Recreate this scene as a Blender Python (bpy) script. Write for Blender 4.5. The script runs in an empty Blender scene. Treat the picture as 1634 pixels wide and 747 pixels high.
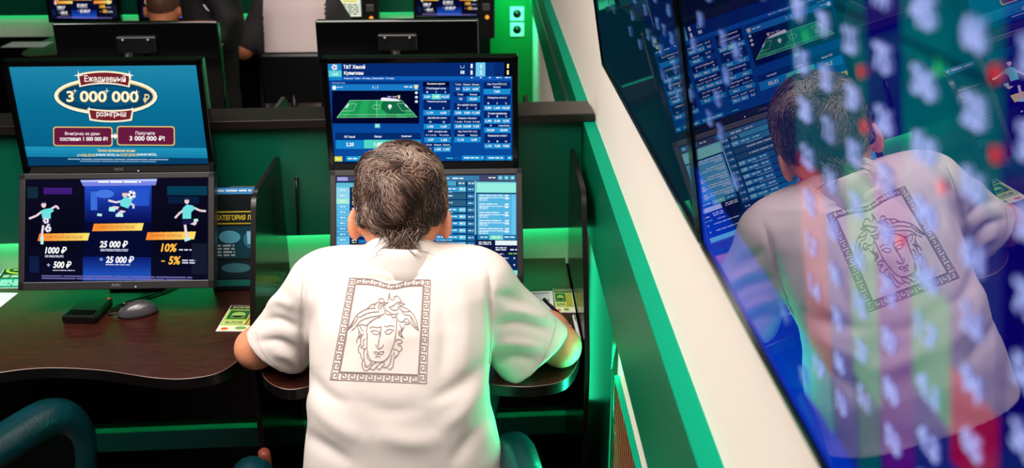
import bpy, bmesh, math, random
import numpy as np
from mathutils import Vector, Matrix
from mathutils.bvhtree import BVHTree

random.seed(7)
rng = np.random.default_rng(7)
sc = bpy.context.scene
COL = sc.collection

# ------------------------------------------------------------------ camera
FPX, CW, CH = 1650.0, 1634, 747
PITCH, YAW, ROLL = 0.37982, 0.023656, 0.0045
CAM = np.array([0.0, 0.0, 1.82])
cp_, sp_ = math.cos(PITCH), math.sin(PITCH)
fw = np.array([math.sin(YAW) * cp_, math.cos(YAW) * cp_, -sp_])
rt0 = np.array([math.cos(YAW), -math.sin(YAW), 0.0])
dn0 = np.cross(fw, rt0)
rt = math.cos(ROLL) * rt0 + math.sin(ROLL) * dn0
dn = -math.sin(ROLL) * rt0 + math.cos(ROLL) * dn0
cam_d = bpy.data.cameras.new('camera')
cam = bpy.data.objects.new('camera', cam_d)
COL.objects.link(cam)
cam.matrix_world = Matrix(((rt[0], -dn[0], -fw[0], CAM[0]), (rt[1], -dn[1], -fw[1], CAM[1]),
                           (rt[2], -dn[2], -fw[2], CAM[2]), (0, 0, 0, 1)))
cam_d.sensor_width = 36.0
cam_d.lens = FPX / CW * 36.0
cam_d.clip_start = 0.02
cam_d.dof.use_dof = True
cam_d.dof.focus_distance = 2.08
cam_d.dof.aperture_fstop = 6.0
sc.camera = cam
sc.view_settings.view_transform = 'Standard'
sc.view_settings.look = 'None'
sc.view_settings.exposure = 0.0
sc.view_settings.gamma = 1.0
sc.view_settings.use_curve_mapping = False

w = bpy.data.worlds.new('world')
sc.world = w
w.use_nodes = True
w.node_tree.nodes['Background'].inputs[0].default_value = (0.5, 0.75, 0.8, 1)
w.node_tree.nodes['Background'].inputs[1].default_value = 0.005


def lin(c):
    return tuple(((x / 255) / 12.92 if x / 255 <= 0.04045 else ((x / 255 + 0.055) / 1.055) ** 2.4) for x in c)


def area(name, loc, to, sx, sy, power, col):
    l = bpy.data.lights.new(name, 'AREA')
    l.shape = 'RECTANGLE'
    l.size, l.size_y = sx, sy
    l.energy = power
    l.color = col
    o = bpy.data.objects.new(name, l)
    COL.objects.link(o)
    o.location = loc
    d = Vector(to) - Vector(loc)
    o.rotation_euler = d.to_track_quat('-Z', 'Y').to_euler()
    return o


area('ceiling_light', (-0.45, 0.85, 2.95), (-0.35, 1.7, 0.9), 1.8, 1.3, 62, (1.0, 0.93, 0.88))
area('ceiling_light', (-1.35, 1.5, 2.9), (0.1, 1.5, 1.1), 0.6, 1.6, 54, (1.0, 0.93, 0.88))
area('ceiling_light', (-0.9, 3.9, 2.9), (-0.9, 4.4, 0.9), 1.0, 0.6, 15, (1.0, 0.86, 0.8))


# ------------------------------------------------------------------ materials
def pmat(name, col, rough=0.5, metal=0.0, spec=0.5, noise=0.0, nscale=40.0, bump=0.0, bscale=200.0, coat=0.0, sss=0.0, stretch=None):
    m = bpy.data.materials.new(name)
    m.use_nodes = True
    nt = m.node_tree
    b = nt.nodes['Principled BSDF']
    c = lin(col)
    b.inputs['Base Color'].default_value = (*c, 1)
    b.inputs['Roughness'].default_value = rough
    b.inputs['Metallic'].default_value = metal
    b.inputs['Specular IOR Level'].default_value = spec
    b.inputs['Coat Weight'].default_value = coat
    b.inputs['Coat Roughness'].default_value = 0.12
    if sss:
        b.inputs['Subsurface Weight'].default_value = sss
        b.inputs['Subsurface Radius'].default_value = (0.012, 0.004, 0.002)
    tc = nt.nodes.new('ShaderNodeTexCoord')
    src = tc.outputs['Object']
    if stretch:
        mp = nt.nodes.new('ShaderNodeMapping')
        mp.inputs['Scale'].default_value = stretch
        nt.links.new(src, mp.inputs['Vector'])
        src = mp.outputs['Vector']
    if noise:
        n = nt.nodes.new('ShaderNodeTexNoise')
        n.inputs['Scale'].default_value = nscale
        n.inputs['Detail'].default_value = 6
        nt.links.new(src, n.inputs['Vector'])
        r = nt.nodes.new('ShaderNodeValToRGB')
        r.color_ramp.elements[0].position = 0.3
        r.color_ramp.elements[1].position = 0.7
        r.color_ramp.elements[0].color = (*[x * (1 - noise) for x in c], 1)
        r.color_ramp.elements[1].color = (*[min(1, x * (1 + noise)) for x in c], 1)
        nt.links.new(n.outputs['Fac'], r.inputs['Fac'])
        nt.links.new(r.outputs['Color'], b.inputs['Base Color'])
    if bump:
        n2 = nt.nodes.new('ShaderNodeTexNoise')
        n2.inputs['Scale'].default_value = bscale
        n2.inputs['Detail'].default_value = 3
        nt.links.new(src, n2.inputs['Vector'])
        bp = nt.nodes.new('ShaderNodeBump')
        bp.inputs['Strength'].default_value = bump
        bp.inputs['Distance'].default_value = 0.002
        nt.links.new(n2.outputs['Fac'], bp.inputs['Height'])
        nt.links.new(bp.outputs['Normal'], b.inputs['Normal'])
    return m


_em = {}


def emis(col, s=1.0):
    k = (tuple(col), s)
    if k not in _em:
        m = bpy.data.materials.new('light_%d_%d_%d' % tuple(col))
        m.use_nodes = True
        nt = m.node_tree
        nt.nodes.clear()
        e = nt.nodes.new('ShaderNodeEmission')
        e.inputs[0].default_value = (*lin(col), 1)
        e.inputs[1].default_value = s
        o = nt.nodes.new('ShaderNodeOutputMaterial')
        nt.links.new(e.outputs[0], o.inputs[0])
        _em[k] = m
    return _em[k]


_tv = {}


def tvmat(col, s=1.0):
    """glass fronted wall screen: its own light plus the mirror of its pane"""
    k = (tuple(col), s)
    if k not in _tv:
        m = bpy.data.materials.new('pane_%d_%d_%d' % tuple(col))
        m.use_nodes = True
        nt = m.node_tree
        nt.nodes.clear()
        e = nt.nodes.new('ShaderNodeEmission')
        e.inputs[0].default_value = (*lin(col), 1)
        e.inputs[1].default_value = s
        g = nt.nodes.new('ShaderNodeBsdfGlossy')
        g.inputs['Roughness'].default_value = 0.0
        g.inputs['Color'].default_value = (0.33, 0.30, 0.35, 1)
        f = nt.nodes.new('ShaderNodeFresnel')
        f.inputs['IOR'].default_value = 1.4
        dk = nt.nodes.new('ShaderNodeBsdfDiffuse')
        dk.inputs['Color'].default_value = (0.004, 0.004, 0.006, 1)
        mx = nt.nodes.new('ShaderNodeMixShader')
        ad = nt.nodes.new('ShaderNodeAddShader')
        o = nt.nodes.new('ShaderNodeOutputMaterial')
        nt.links.new(f.outputs[0], mx.inputs[0])
        nt.links.new(dk.outputs[0], mx.inputs[1])
        nt.links.new(g.outputs[0], mx.inputs[2])
        nt.links.new(mx.outputs[0], ad.inputs[0])
        nt.links.new(e.outputs[0], ad.inputs[1])
        nt.links.new(ad.outputs[0], o.inputs[0])
        _tv[k] = m
    return _tv[k]


M = {}
M['cream'] = pmat('cream_wall', (250, 238, 224), 0.7, noise=0.03, nscale=300, bump=0.15, bscale=900)
M['rail'] = pmat('dark_green_rail_paint', (0, 98, 64), 0.4, spec=0.1)
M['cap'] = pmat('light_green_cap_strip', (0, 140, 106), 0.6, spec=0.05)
M['green'] = pmat('green_panel', (4, 84, 62), 0.3, spec=0.45)
M['teal_ledge'] = pmat('dark_wood_ledge', (26, 20, 20), 0.3, noise=0.2, nscale=60, stretch=(1, 12, 12))
M['wood'] = pmat('dark_brown_wood', (52, 21, 14), 0.36, spec=0.22, noise=0.45, nscale=22, bump=0.12, bscale=120, stretch=(1.2, 9, 9))
M['woodedge'] = pmat('dark_edge_band', (16, 12, 12), 0.3, spec=0.35)
M['edgeglint'] = pmat('painted_edge_highlight', (112, 88, 78), 0.3)  # highlight along the desktop rim, put into the colour of its chamfer
M['blackwood'] = pmat('black_laminate', (9, 9, 9), 0.2, spec=0.5)
M['black'] = pmat('black_plastic', (8, 8, 9), 0.35)
M['gloss'] = pmat('gloss_black_plastic', (6, 6, 7), 0.12, spec=0.6)
M['bezelgrey'] = pmat('grey_brown_bezel', (40, 37, 38), 0.35)
M['metal'] = pmat('brushed_metal', (150, 150, 155), 0.3, metal=0.9)
M['greytext'] = pmat('grey_print', (120, 120, 125), 0.5)
M['leather'] = pmat('teal_leather', (4, 48, 54), 0.28, spec=0.6, noise=0.25, nscale=18, bump=0.5, bscale=140)
M['floor'] = pmat('dark_floor', (52, 42, 36), 0.4, noise=0.2, nscale=8)
M['skin'] = pmat('skin', (226, 150, 112), 0.5, sss=0.25, noise=0.08, nscale=30)
M['bgskin'] = pmat('skin_tan', (205, 128, 88), 0.55, noise=0.08, nscale=30)
M['shirt'] = pmat('white_cotton', (236, 224, 216), 0.85, spec=0.15, bump=0.25, bscale=1400)
M['print'] = pmat('taupe_print', (148, 124, 120), 0.8, spec=0.1)
M['trouser'] = pmat('dark_trousers', (44, 50, 50), 0.8)
M['paper'] = pmat('white_paper', (228, 224, 228), 0.6)
M['kick'] = pmat('teal_kick_board', (60, 205, 190), 0.4)
M['recess'] = pmat('pale_recess', (215, 220, 205), 0.6)
M['copper'] = pmat('copper_lattice', (112, 62, 36), 0.4, metal=0.3)
M['darkgap'] = pmat('dark_gap', (14, 10, 9), 0.6)
M['cable'] = pmat('cable_black', (12, 12, 13), 0.45)


# ------------------------------------------------------------------ builders
class MB:
    """collects shapes in world coordinates and links them as ONE mesh object"""

    def __init__(s, mat=None):
        s.v, s.f, s.mi, s.sm = [], [], [], []
        s.mat = mat

    def add(s, vs, fs, mi=0, smooth=False):
        n = len(s.v)
        for p in vs:
            p = Vector(p)
            s.v.append(s.mat @ p if s.mat else p)
        for f in fs:
            s.f.append([n + i for i in f])
            s.mi.append(mi)
            s.sm.append(smooth)

    def box(s, x0, x1, y0, y1, z0, z1, mi=0, bev=0.0):
        bm = bmesh.new()
        bmesh.ops.create_cube(bm, size=1)
        for v in bm.verts:
            v.co = Vector(((x0 + x1) / 2 + v.co.x * (x1 - x0), (y0 + y1) / 2 + v.co.y * (y1 - y0), (z0 + z1) / 2 + v.co.z * (z1 - z0)))
        if bev:
            bmesh.ops.bevel(bm, geom=bm.edges[:], offset=bev, segments=2, affect='EDGES', profile=0.5)
        s.addbm(bm, mi)

    def addbm(s, bm, mi=0, smooth=False):
        bm.verts.index_update()
        s.add([v.co.copy() for v in bm.verts], [[v.index for v in f.verts] for f in bm.faces], mi, smooth)
        bm.free()

    def prism(s, pts, z0, z1, axis='z', mi=0, mi_side=None, smooth=False):
        """polygon extruded along an axis; pts are the two other coordinates in order"""
        def P(a, b, c):
            return (a, b, c) if axis == 'z' else ((a, c, b) if axis == 'y' else (c, a, b))
        n = len(pts)
        s.add([P(a, b, z0) for a, b in pts] + [P(a, b, z1) for a, b in pts],
              [list(range(n))[::-1], list(range(n, 2 * n))], mi)
        s.add([P(a, b, z0) for a, b in pts] + [P(a, b, z1) for a, b in pts],
              [[i, (i + 1) % n, n + (i + 1) % n, n + i] for i in range(n)], mi if mi_side is None else mi_side, smooth)

    def tube(s, pts, r, seg=10, mi=0, cap=True, squash=None):
        pts = [Vector(p) for p in pts]
        rs = r if isinstance(r, (list, tuple)) else [r] * len(pts)
        vs, fs = [], []
        up = None
        for i, p in enumerate(pts):
            t = (pts[min(i + 1, len(pts) - 1)] - pts[max(i - 1, 0)]).normalized()
            if up is None:
                up = Vector((0, 0, 1)) if abs(t.z) < 0.9 else Vector((1, 0, 0))
            a = t.cross(up).normalized()
            b = a.cross(t).normalized()
            up = b
            q = squash or (1, 1)
            for k in range(seg):
                an = 2 * math.pi * k / seg
                vs.append(p + a * math.cos(an) * rs[i] * q[0] + b * math.sin(an) * rs[i] * q[1])
        for i in range(len(pts) - 1):
            for k in range(seg):
                fs.append([i * seg + k, i * seg + (k + 1) % seg, (i + 1) * seg + (k + 1) % seg, (i + 1) * seg + k])
        if cap:
            fs.append(list(range(seg))[::-1])
            fs.append([(len(pts) - 1) * seg + k for k in range(seg)])
        s.add(vs, fs, mi, True)

    def ball(s, c, r, mi=0, seg=16):
        bm = bmesh.new()
        bmesh.ops.create_uvsphere(bm, u_segments=seg, v_segments=seg // 2 + 2, radius=1)
        r = r if isinstance(r, (list, tuple)) else (r, r, r)
        for v in bm.verts:
            v.co = Vector((c[0] + v.co.x * r[0], c[1] + v.co.y * r[1], c[2] + v.co.z * r[2]))
        s.addbm(bm, mi, True)

    def build(s, name, mats, parent=None):
        mats = mats if isinstance(mats, (list, tuple)) else [mats]
        me = bpy.data.meshes.new(name)
        off = wloc(parent)
        me.from_pydata([v - off for v in s.v], [], s.f)
        for m in mats:
            me.materials.append(m)
        me.polygons.foreach_set('material_index', s.mi)
        me.polygons.foreach_set('use_smooth', s.sm)
        me.update()
        o = bpy.data.objects.new(name, me)
        COL.objects.link(o)
        if parent:
            o.parent = parent
        return o


def wloc(o):
    v = Vector((0, 0, 0))
    while o:
        v += o.location
        o = o.parent
    return v


def npmesh(name, V, F, mats, parent=None, mi=None, smooth=True):
    me = bpy.data.meshes.new(name)
    off = np.array(wloc(parent))
    me.from_pydata((np.asarray(V) - off).tolist(), [], np.asarray(F).tolist())
    for m in (mats if isinstance(mats, (list, tuple)) else [mats]):
        me.materials.append(m)
    if mi is not None:
        me.polygons.foreach_set('material_index', np.asarray(mi, dtype=np.int32))
    me.polygons.foreach_set('use_smooth', [smooth] * len(me.polygons))
    me.update()
    o = bpy.data.objects.new(name, me)
    COL.objects.link(o)
    if parent:
        o.parent = parent
    return o


def thing(name, label, cat, loc=(0, 0, 0), group=None):
    o = bpy.data.objects.new(name, None)
    o.empty_display_size = 0.05
    COL.objects.link(o)
    o.location = loc
    return tag(o, label, cat, group)


def tag(o, label, cat, group=None):
    o['label'] = label
    o['category'] = cat
    if group:
        o['group'] = group
    return o


def struct(o, label=None):
    o['kind'] = 'structure'
    if label:
        o['label'] = label
    return o


def text_mesh(s, bold=0.0, shear=0.0):
    c = bpy.data.curves.new('t', 'FONT')
    c.body = s
    c.offset = bold
    c.shear = shear
    c.resolution_u = 3
    o = bpy.data.objects.new('t', c)
    COL.objects.link(o)
    dg = bpy.context.evaluated_depsgraph_get()
    e = o.evaluated_get(dg)
    m = e.to_mesh()
    V = np.array([v.co[:2] for v in m.vertices]).reshape(-1, 2)
    Fs = [list(p.vertices) for p in m.polygons]
    e.to_mesh_clear()
    bpy.data.objects.remove(o)
    bpy.data.curves.remove(c)
    lo, hi = V.min(0), V.max(0)
    return (V - lo) / (hi - lo), Fs, (hi - lo)


def homography(src, dst):
    A = []
    for (x, y), (u, v) in zip(src, dst):
        A.append([x, y, 1, 0, 0, 0, -u * x, -u * y, -u])
        A.append([0, 0, 0, x, y, 1, -v * x, -v * y, -v])
    return np.linalg.svd(np.array(A, float))[2][-1].reshape(3, 3)


class Screen:
    """flat picture of a display laid out in a design grid, stacked in thin layers on its pane"""

    def __init__(s, c, ux, uz, wd, ht, quad, off=(0, 0), sc_=1.0, matf=emis):
        s.c, s.ux, s.uz = (np.array(q, float) for q in (c, ux, uz))
        s.nv = -np.cross(s.uz, s.ux)      # towards the viewer
        if np.dot(s.nv, CAM - s.c) < 0:
            s.nv = -s.nv
        s.wd, s.ht, s.off, s.sc = wd, ht, off, sc_
        a, b = wd / 2, ht / 2
        s.H = homography(quad, [(-a, b), (a, b), (a, -b), (-a, -b)])
        s.mb = MB()
        s.mats = []
        s.matf = matf
        s.rect_uv(-a, -b, a, b, (4, 6, 14), 0)

    def mi(s, col):
        m = s.matf(col)
        if m not in s.mats:
            s.mats.append(m)
        return s.mats.index(m)

    def uv(s, x, y):
        p = s.H @ np.array([x / s.sc + s.off[0], y / s.sc + s.off[1], 1.0])
        u, v = p[0] / p[2], p[1] / p[2]
        return min(max(u, -s.wd / 2), s.wd / 2), min(max(v, -s.ht / 2), s.ht / 2)

    def at(s, u, v, l):
        return s.c + s.ux * u + s.uz * v + s.nv * (l * 0.00035)

    def rect_uv(s, a, b, c, d, col, l):
        s.mb.add([s.at(a, b, l), s.at(c, b, l), s.at(c, d, l), s.at(a, d, l)], [[0, 1, 2, 3]], s.mi(col))

    def poly(s, pts, col, l):
        s.mb.add([s.at(*s.uv(x, y), l) for x, y in pts], [list(range(len(pts)))], s.mi(col))

    def rect(s, x0, y0, x1, y1, col, l=1):
        s.poly([(x0, y0), (x1, y0), (x1, y1), (x0, y1)], col, l)

    def rrect(s, x0, y0, x1, y1, r, col, l=1):
        p = []
        for cx, cy, a in ((x1 - r, y0 + r, -90), (x1 - r, y1 - r, 0), (x0 + r, y1 - r, 90), (x0 + r, y0 + r, 180)):
            for k in range(5):
                t = math.radians(a + 22.5 * k)
                p.append((cx + r * math.cos(t), cy + r * math.sin(t)))
        s.poly(p, col, l)

    def grad(s, x0, y0, x1, y1, c0, c1, n=8, l=1, vert=True):
        for i in range(n):
            t = (i + 0.5) / n
            c = tuple(int(a + (b - a) * t) for a, b in zip(c0, c1))
            if vert:
                s.rect(x0, y0 + (y1 - y0) * i / n, x1, y0 + (y1 - y0) * (i + 1) / n, c, l)
            else:
                s.rect(x0 + (x1 - x0) * i / n, y0, x0 + (x1 - x0) * (i + 1) / n, y1, c, l)

    def ell(s, cx, cy, rx, ry, col, l=1, n=32):
        s.poly([(cx + rx * math.cos(2 * math.pi * k / n), cy + ry * math.sin(2 * math.pi * k / n)) for k in range(n)], col, l)

    def line(s, pts, wd, col, l=2):
        for (x0, y0), (x1, y1) in zip(pts[:-1], pts[1:]):
            d = math.hypot(x1 - x0, y1 - y0) or 1
            nx, ny = -(y1 - y0) / d * wd / 2, (x1 - x0) / d * wd / 2
            s.poly([(x0 + nx, y0 + ny), (x1 + nx, y1 + ny), (x1 - nx, y1 - ny), (x0 - nx, y0 - ny)], col, l)

    def text(s, t, x0, y0, x1, y1, col, l=3, bold=0.0, shear=0.0):
        V, F, _ = text_mesh(t, bold, shear)
        s.mb.add([s.at(*s.uv(x0 + a * (x1 - x0), y1 + b * (y0 - y1)), l) for a, b in V], F, s.mi(col))

    def bars(s, x0, y0, x1, y1, n, col, l=3, seed=0):
        """lines of print too small to read"""
        r = random.Random(seed + int(x0 * 7 + y0))
        hh = (y1 - y0) / n
        for i in range(n):
            x = x0
            while x < x1:
                e = min(x1, x + r.uniform(0.08, 0.3) * (x1 - x0) + hh)
                s.rect(x, y0 + i * hh + hh * 0.15, e, y0 + i * hh + hh * 0.7, col, l)
                x = e + hh * 0.5
            if i == n - 1 and n > 1:
                break

    def build(s, name, parent):
        return s.mb.build(name, s.mats, parent)


# ------------------------------------------------------------------ implicit surfaces for bodies and cloth
def surface_net(f, o, h):
    n = f.shape
    s = f < 0
    acc = np.zeros((n[0] - 1, n[1] - 1, n[2] - 1, 3), np.float32)
    cnt = np.zeros((n[0] - 1, n[1] - 1, n[2] - 1), np.float32)
    for a in range(3):
        b, c = [k for k in range(3) if k != a]
        for ob in (0, 1):
            for oc in (0, 1):
                s0 = [None] * 3
                s0[a] = slice(0, n[a] - 1)
                s0[b] = slice(ob, n[b] - 1 + ob)
                s0[c] = slice(oc, n[c] - 1 + oc)
                s1 = list(s0)
                s1[a] = slice(1, n[a])
                f0, f1 = f[tuple(s0)], f[tuple(s1)]
                m = (f0 < 0) != (f1 < 0)
                den = f0 - f1
                t = np.where(m, f0 / np.where(den == 0, 1, den), 0)
                mf = m.astype(np.float32)
                acc[..., a] += t * mf
                acc[..., b] += ob * mf
                acc[..., c] += oc * mf
                cnt += mf
    msk = cnt > 0
    idx = -np.ones(cnt.shape, np.int64)
    idx[msk] = np.arange(msk.sum())
    ijk = np.argwhere(msk)
    V = (ijk + acc[msk] / cnt[msk][:, None]) * h + np.array(o)
    Q = []
    for a in range(3):
        b, c = (a + 1) % 3, (a + 2) % 3
        s0 = [None] * 3
        s1 = [None] * 3
        s0[a] = slice(0, n[a] - 1)
        s1[a] = slice(1, n[a])
        for k in (b, c):
            s0[k] = s1[k] = slice(1, n[k] - 1)
        m = s[tuple(s0)] != s[tuple(s1)]
        e = np.argwhere(m)
        if not len(e):
            continue
        flip = s[tuple(s0)][m]
        e[:, b] += 1
        e[:, c] += 1
        def cell(db, dc):
            q = e.copy()
            q[:, b] += db
            q[:, c] += dc
            return idx[q[:, 0], q[:, 1], q[:, 2]]
        q = np.stack([cell(-1, -1), cell(0, -1), cell(0, 0), cell(-1, 0)], 1)
        q[~flip] = q[~flip][:, ::-1]
        Q.append(q)
    return V, np.concatenate(Q)


def smin(a, b, k):
    if k <= 0:
        return np.minimum(a, b)
    h = np.clip(0.5 + 0.5 * (b - a) / k, 0, 1)
    return b * (1 - h) + a * h - k * h * (1 - h)


class Field:
    def __init__(s, lo, hi, h):
        s.o, s.h = np.array(lo, np.float32), h
        n = np.ceil((np.array(hi) - np.array(lo)) / h).astype(int) + 1
        s.ax = [s.o[i] + h * np.arange(n[i], dtype=np.float32) for i in range(3)]
        s.f = np.full(n, 1.0, np.float32)

    def _sl(s, lo, hi):
        r = []
        for i in range(3):
            a = int(max(0, math.floor((lo[i] - s.o[i]) / s.h)))
            b = int(min(len(s.ax[i]), math.ceil((hi[i] - s.o[i]) / s.h) + 1))
            if b <= a:
                return None
            r.append(slice(a, b))
        return tuple(r)

    def _grid(s, sl):
        return np.meshgrid(s.ax[0][sl[0]], s.ax[1][sl[1]], s.ax[2][sl[2]], indexing='ij')

    def _apply(s, lo, hi, fn, k, mode):
        sl = s._sl(lo, hi)
        if sl is None:
            return s
        d = fn(*s._grid(sl)).astype(np.float32)
        if mode == 'u':
            s.f[sl] = smin(s.f[sl], d, k)
        elif mode == 'd':
            s.f[sl] = np.maximum(s.f[sl], -d)
        return s

    def cone(s, a, b, ra, rb, k=0.02, mode='u'):
        a, b = np.array(a, float), np.array(b, float)
        m = max(ra, rb) + max(k, 0.02) + 0.03
        ab = b - a
        L = max(1e-9, ab @ ab)

        def fn(x, y, z):
            t = np.clip(((x - a[0]) * ab[0] + (y - a[1]) * ab[1] + (z - a[2]) * ab[2]) / L, 0, 1)
            return np.sqrt((x - a[0] - t * ab[0]) ** 2 + (y - a[1] - t * ab[1]) ** 2 + (z - a[2] - t * ab[2]) ** 2) - (ra + t * (rb - ra))
        return s._apply(np.minimum(a, b) - m, np.maximum(a, b) + m, fn, k, mode)

    def chain(s, pts, rs, k=0.02):
        for i in range(len(pts) - 1):
            s.cone(pts[i], pts[i + 1], rs[i], rs[i + 1], k)
        return s

    def ell(s, c, r, rot=None, k=0.02, mode='u'):
        c, r = np.array(c, float), np.array(r, float)
        R = np.eye(3) if rot is None else np.array(rot)
        m = r.max() + max(k, 0.02) + 0.02

        def fn(x, y, z):
            p = np.stack([x - c[0], y - c[1], z - c[2]], -1) @ R     # world -> local (R columns are the axes)
            q = np.sqrt(((p / r) ** 2).sum(-1))
            return (q - 1) * r.min()
        return s._apply(c - m, c + m, fn, k, mode)

    def loft(s, rows, n=2.6, k=0.03):
        """rows of (z, cx, cy, a, b)"""
        rows = np.array(rows, float)
        z0, z1 = rows[0, 0], rows[-1, 0]
        A = rows[:, 3].max() + 0.08
        B = rows[:, 4].max() + 0.08

        def fn(x, y, z):
            zz = np.clip(z, z0, z1)
            cx, cy, a, b = (np.interp(zz, rows[:, 0], rows[:, i]) for i in range(1, 5))
            q = (np.abs((x - cx) / a) ** n + np.abs((y - cy) / b) ** n) ** (1 / n)
            d = (q - 1) * np.minimum(a, b)
            dz = np.maximum(z - z1, z0 - z)
            return np.where(dz > 0, np.sqrt(np.maximum(d, 0) ** 2 + dz ** 2), np.maximum(d, dz * 0.7))
        lo = (rows[:, 1].min() - A, rows[:, 2].min() - B, z0 - 0.05)
        hi = (rows[:, 1].max() + A, rows[:, 2].max() + B, z1 + 0.05)
        return s._apply(lo, hi, fn, k, 'u')

    def cut(s, p, n):
        """removes everything on the side n points to"""
        p, n = np.array(p, float), np.array(n, float)
        n = n / np.linalg.norm(n)
        x, y, z = s._grid((slice(None),) * 3)
        s.f = np.maximum(s.f, ((x - p[0]) * n[0] + (y - p[1]) * n[1] + (z - p[2]) * n[2]).astype(np.float32))
        return s

    def mesh(s, smooth=2):
        V, Q = surface_net(s.f, s.o, s.h)
        for _ in range(smooth):
            acc = np.zeros_like(V)
            cnt = np.zeros(len(V))
            for i in range(4):
                for j in (1, 3):
                    np.add.at(acc, Q[:, i], V[Q[:, (i + j) % 4]])
                    np.add.at(cnt, Q[:, i], 1)
            V = V * 0.5 + 0.5 * acc / np.maximum(cnt, 1)[:, None]
        return V, Q


def vnormals(V, Q):
    n = np.cross(V[Q[:, 2]] - V[Q[:, 0]], V[Q[:, 3]] - V[Q[:, 1]])
    N = np.zeros_like(V)
    for i in range(4):
        np.add.at(N, Q[:, i], n)
    return N / np.maximum(np.linalg.norm(N, axis=1), 1e-12)[:, None]


def pix(V):
    """where world points fall in the photograph (used only to lay the shirt's print on the cloth)"""
    d = np.asarray(V) - CAM
    zc = d @ fw
    return np.stack([CW / 2 + FPX * (d @ rt) / zc, CH / 2 + FPX * (d @ dn) / zc], -1)


def pray(x, y):
    d = rt * ((x - CW / 2) / FPX) + dn * ((y - CH / 2) / FPX) + fw
    return d / np.linalg.norm(d)
# ------------------------------------------------------------------ the setting
WX = 0.265
b = MB(); b.box(WX, WX + 0.12, -0.5, 6.05, 0, 2.9); struct(b.build('wall_right', M['cream']))
b = MB(); b.box(-3.6, WX, 5.95, 6.07, 0, 2.9); struct(b.build('wall_back', pmat('vivid_green_wall', (0, 96, 46), 0.5, spec=0.2)))
b = MB(); b.box(-3.6, WX + 0.12, -0.5, 6.07, -0.05, 0); struct(b.build('floor', M['floor']))
b = MB(); b.box(0.236, WX, -0.4, 5.94, 0.903, 1.129, bev=0.0025); struct(b.build('trim_1', M['rail']), 'wide dark green rail fixed along the cream wall')
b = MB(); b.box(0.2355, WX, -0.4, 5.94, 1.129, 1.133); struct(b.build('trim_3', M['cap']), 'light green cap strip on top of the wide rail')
# fluted green board low on the wall beyond the lattice
b = MB()
b.box(0.252, WX, 1.90, 2.44, 0.0, 0.902)
struct(b.build('trim_2', M['green']), 'green board below the rail beside the right hand desk')

t = thing('wall_grille', 'copper lattice grille in a green edged frame low on the cream wall', 'grille', (0.25, 1.5, 0.1))
b = MB()
b.box(0.254, WX - 0.001, 1.86, 1.868, 0.1, 0.757); b.box(0.254, WX - 0.001, 1.05, 1.86, 0.750, 0.757); b.box(0.254, WX - 0.001, 1.05, 1.86, 0.1, 0.108)
b.build('frame', M['cap'], t)
b = MB(); b.box(0.2615, WX - 0.001, 1.05, 1.86, 0.108, 0.75); b.build('backing', M['darkgap'], t)
b = MB()
for k in range(-14, 22):
    for sgn in (1, -1):
        y0 = 1.05 + k * 0.045
        p0 = (y0, 0.108) if sgn > 0 else (y0, 0.75)
        p1 = (y0 + 0.642, 0.75) if sgn > 0 else (y0 + 0.642, 0.108)
        # clip to the frame
        def clipp(pa, pb):
            (ya, za), (yb, zb) = pa, pb
            def at(y): return (y, za + (zb - za) * (y - ya) / (yb - ya))
            if ya < 1.05: pa = at(1.05)
            if yb > 1.858: pb = at(1.858)
            return (pa, pb) if pb[0] > pa[0] else None
        c = clipp(p0, p1)
        if c:
            x = 0.2565 if sgn > 0 else 0.2585
            b.tube([(x, *c[0]), (x, *c[1])], 0.0022, 6)
b.build('lattice', M['copper'], t)

# thin strip standing in for the reflection on the far stretch of the rail
b = MB(); b.box(0.231, 0.236, 2.75, 5.2, 1.045, 1.062); tag(b.build('reflection_strip', M['metal']), 'thin grey strip standing for the reflection along the green rail behind the desk divider', 'strip')


# ------------------------------------------------------------------ desk divider with its light slot
def led(name, x0, x1, y0, y1, z0, z1, label, group, pw, to, col=(0.0, 1.0, 0.42), mat=None, s=5.0):
    t_ = thing(name, label, 'light strip', ((x0 + x1) / 2, (y0 + y1) / 2, (z0 + z1) / 2), group)
    b_ = MB(mat); b_.box(x0, x1, y0, y1, z0, z1)
    b_.build('glowing_tape', emis((40, 255, 150), s), t_)
    return t_


def divider(yf, x0, x1, mat, label, ledge_x1, full=True):
    t_ = thing('desk_divider', label, 'divider', ((x0 + x1) / 2, yf + 0.08, 0))
    b_ = MB(mat); b_.box(x0, ledge_x1, yf, yf + 0.125, 1.1335, 1.155, bev=0.002); b_.build('ledge', M['teal_ledge'], t_)
    b_ = MB(mat); b_.box(x0, x1, yf + 0.02, yf + 0.05, 0.848, 1.1335); b_.build('upper_board', M['green'], t_)
    b_ = MB(mat); b_.box(x0, x1, yf + 0.085, yf + 0.105, 0.72, 1.1335); b_.build('recess_back', M['recess'], t_)
    b_ = MB(mat); b_.box(x0, x1, yf + 0.085, yf + 0.105, 0.0, 0.72); b_.build('lower_board', M['blackwood'], t_)
    b_ = MB(mat); b_.box(x0, x1, yf + 0.06, yf + 0.085, 0.205, 0.265); b_.build('kick_board', M['kick'], t_)
    return t_


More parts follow.
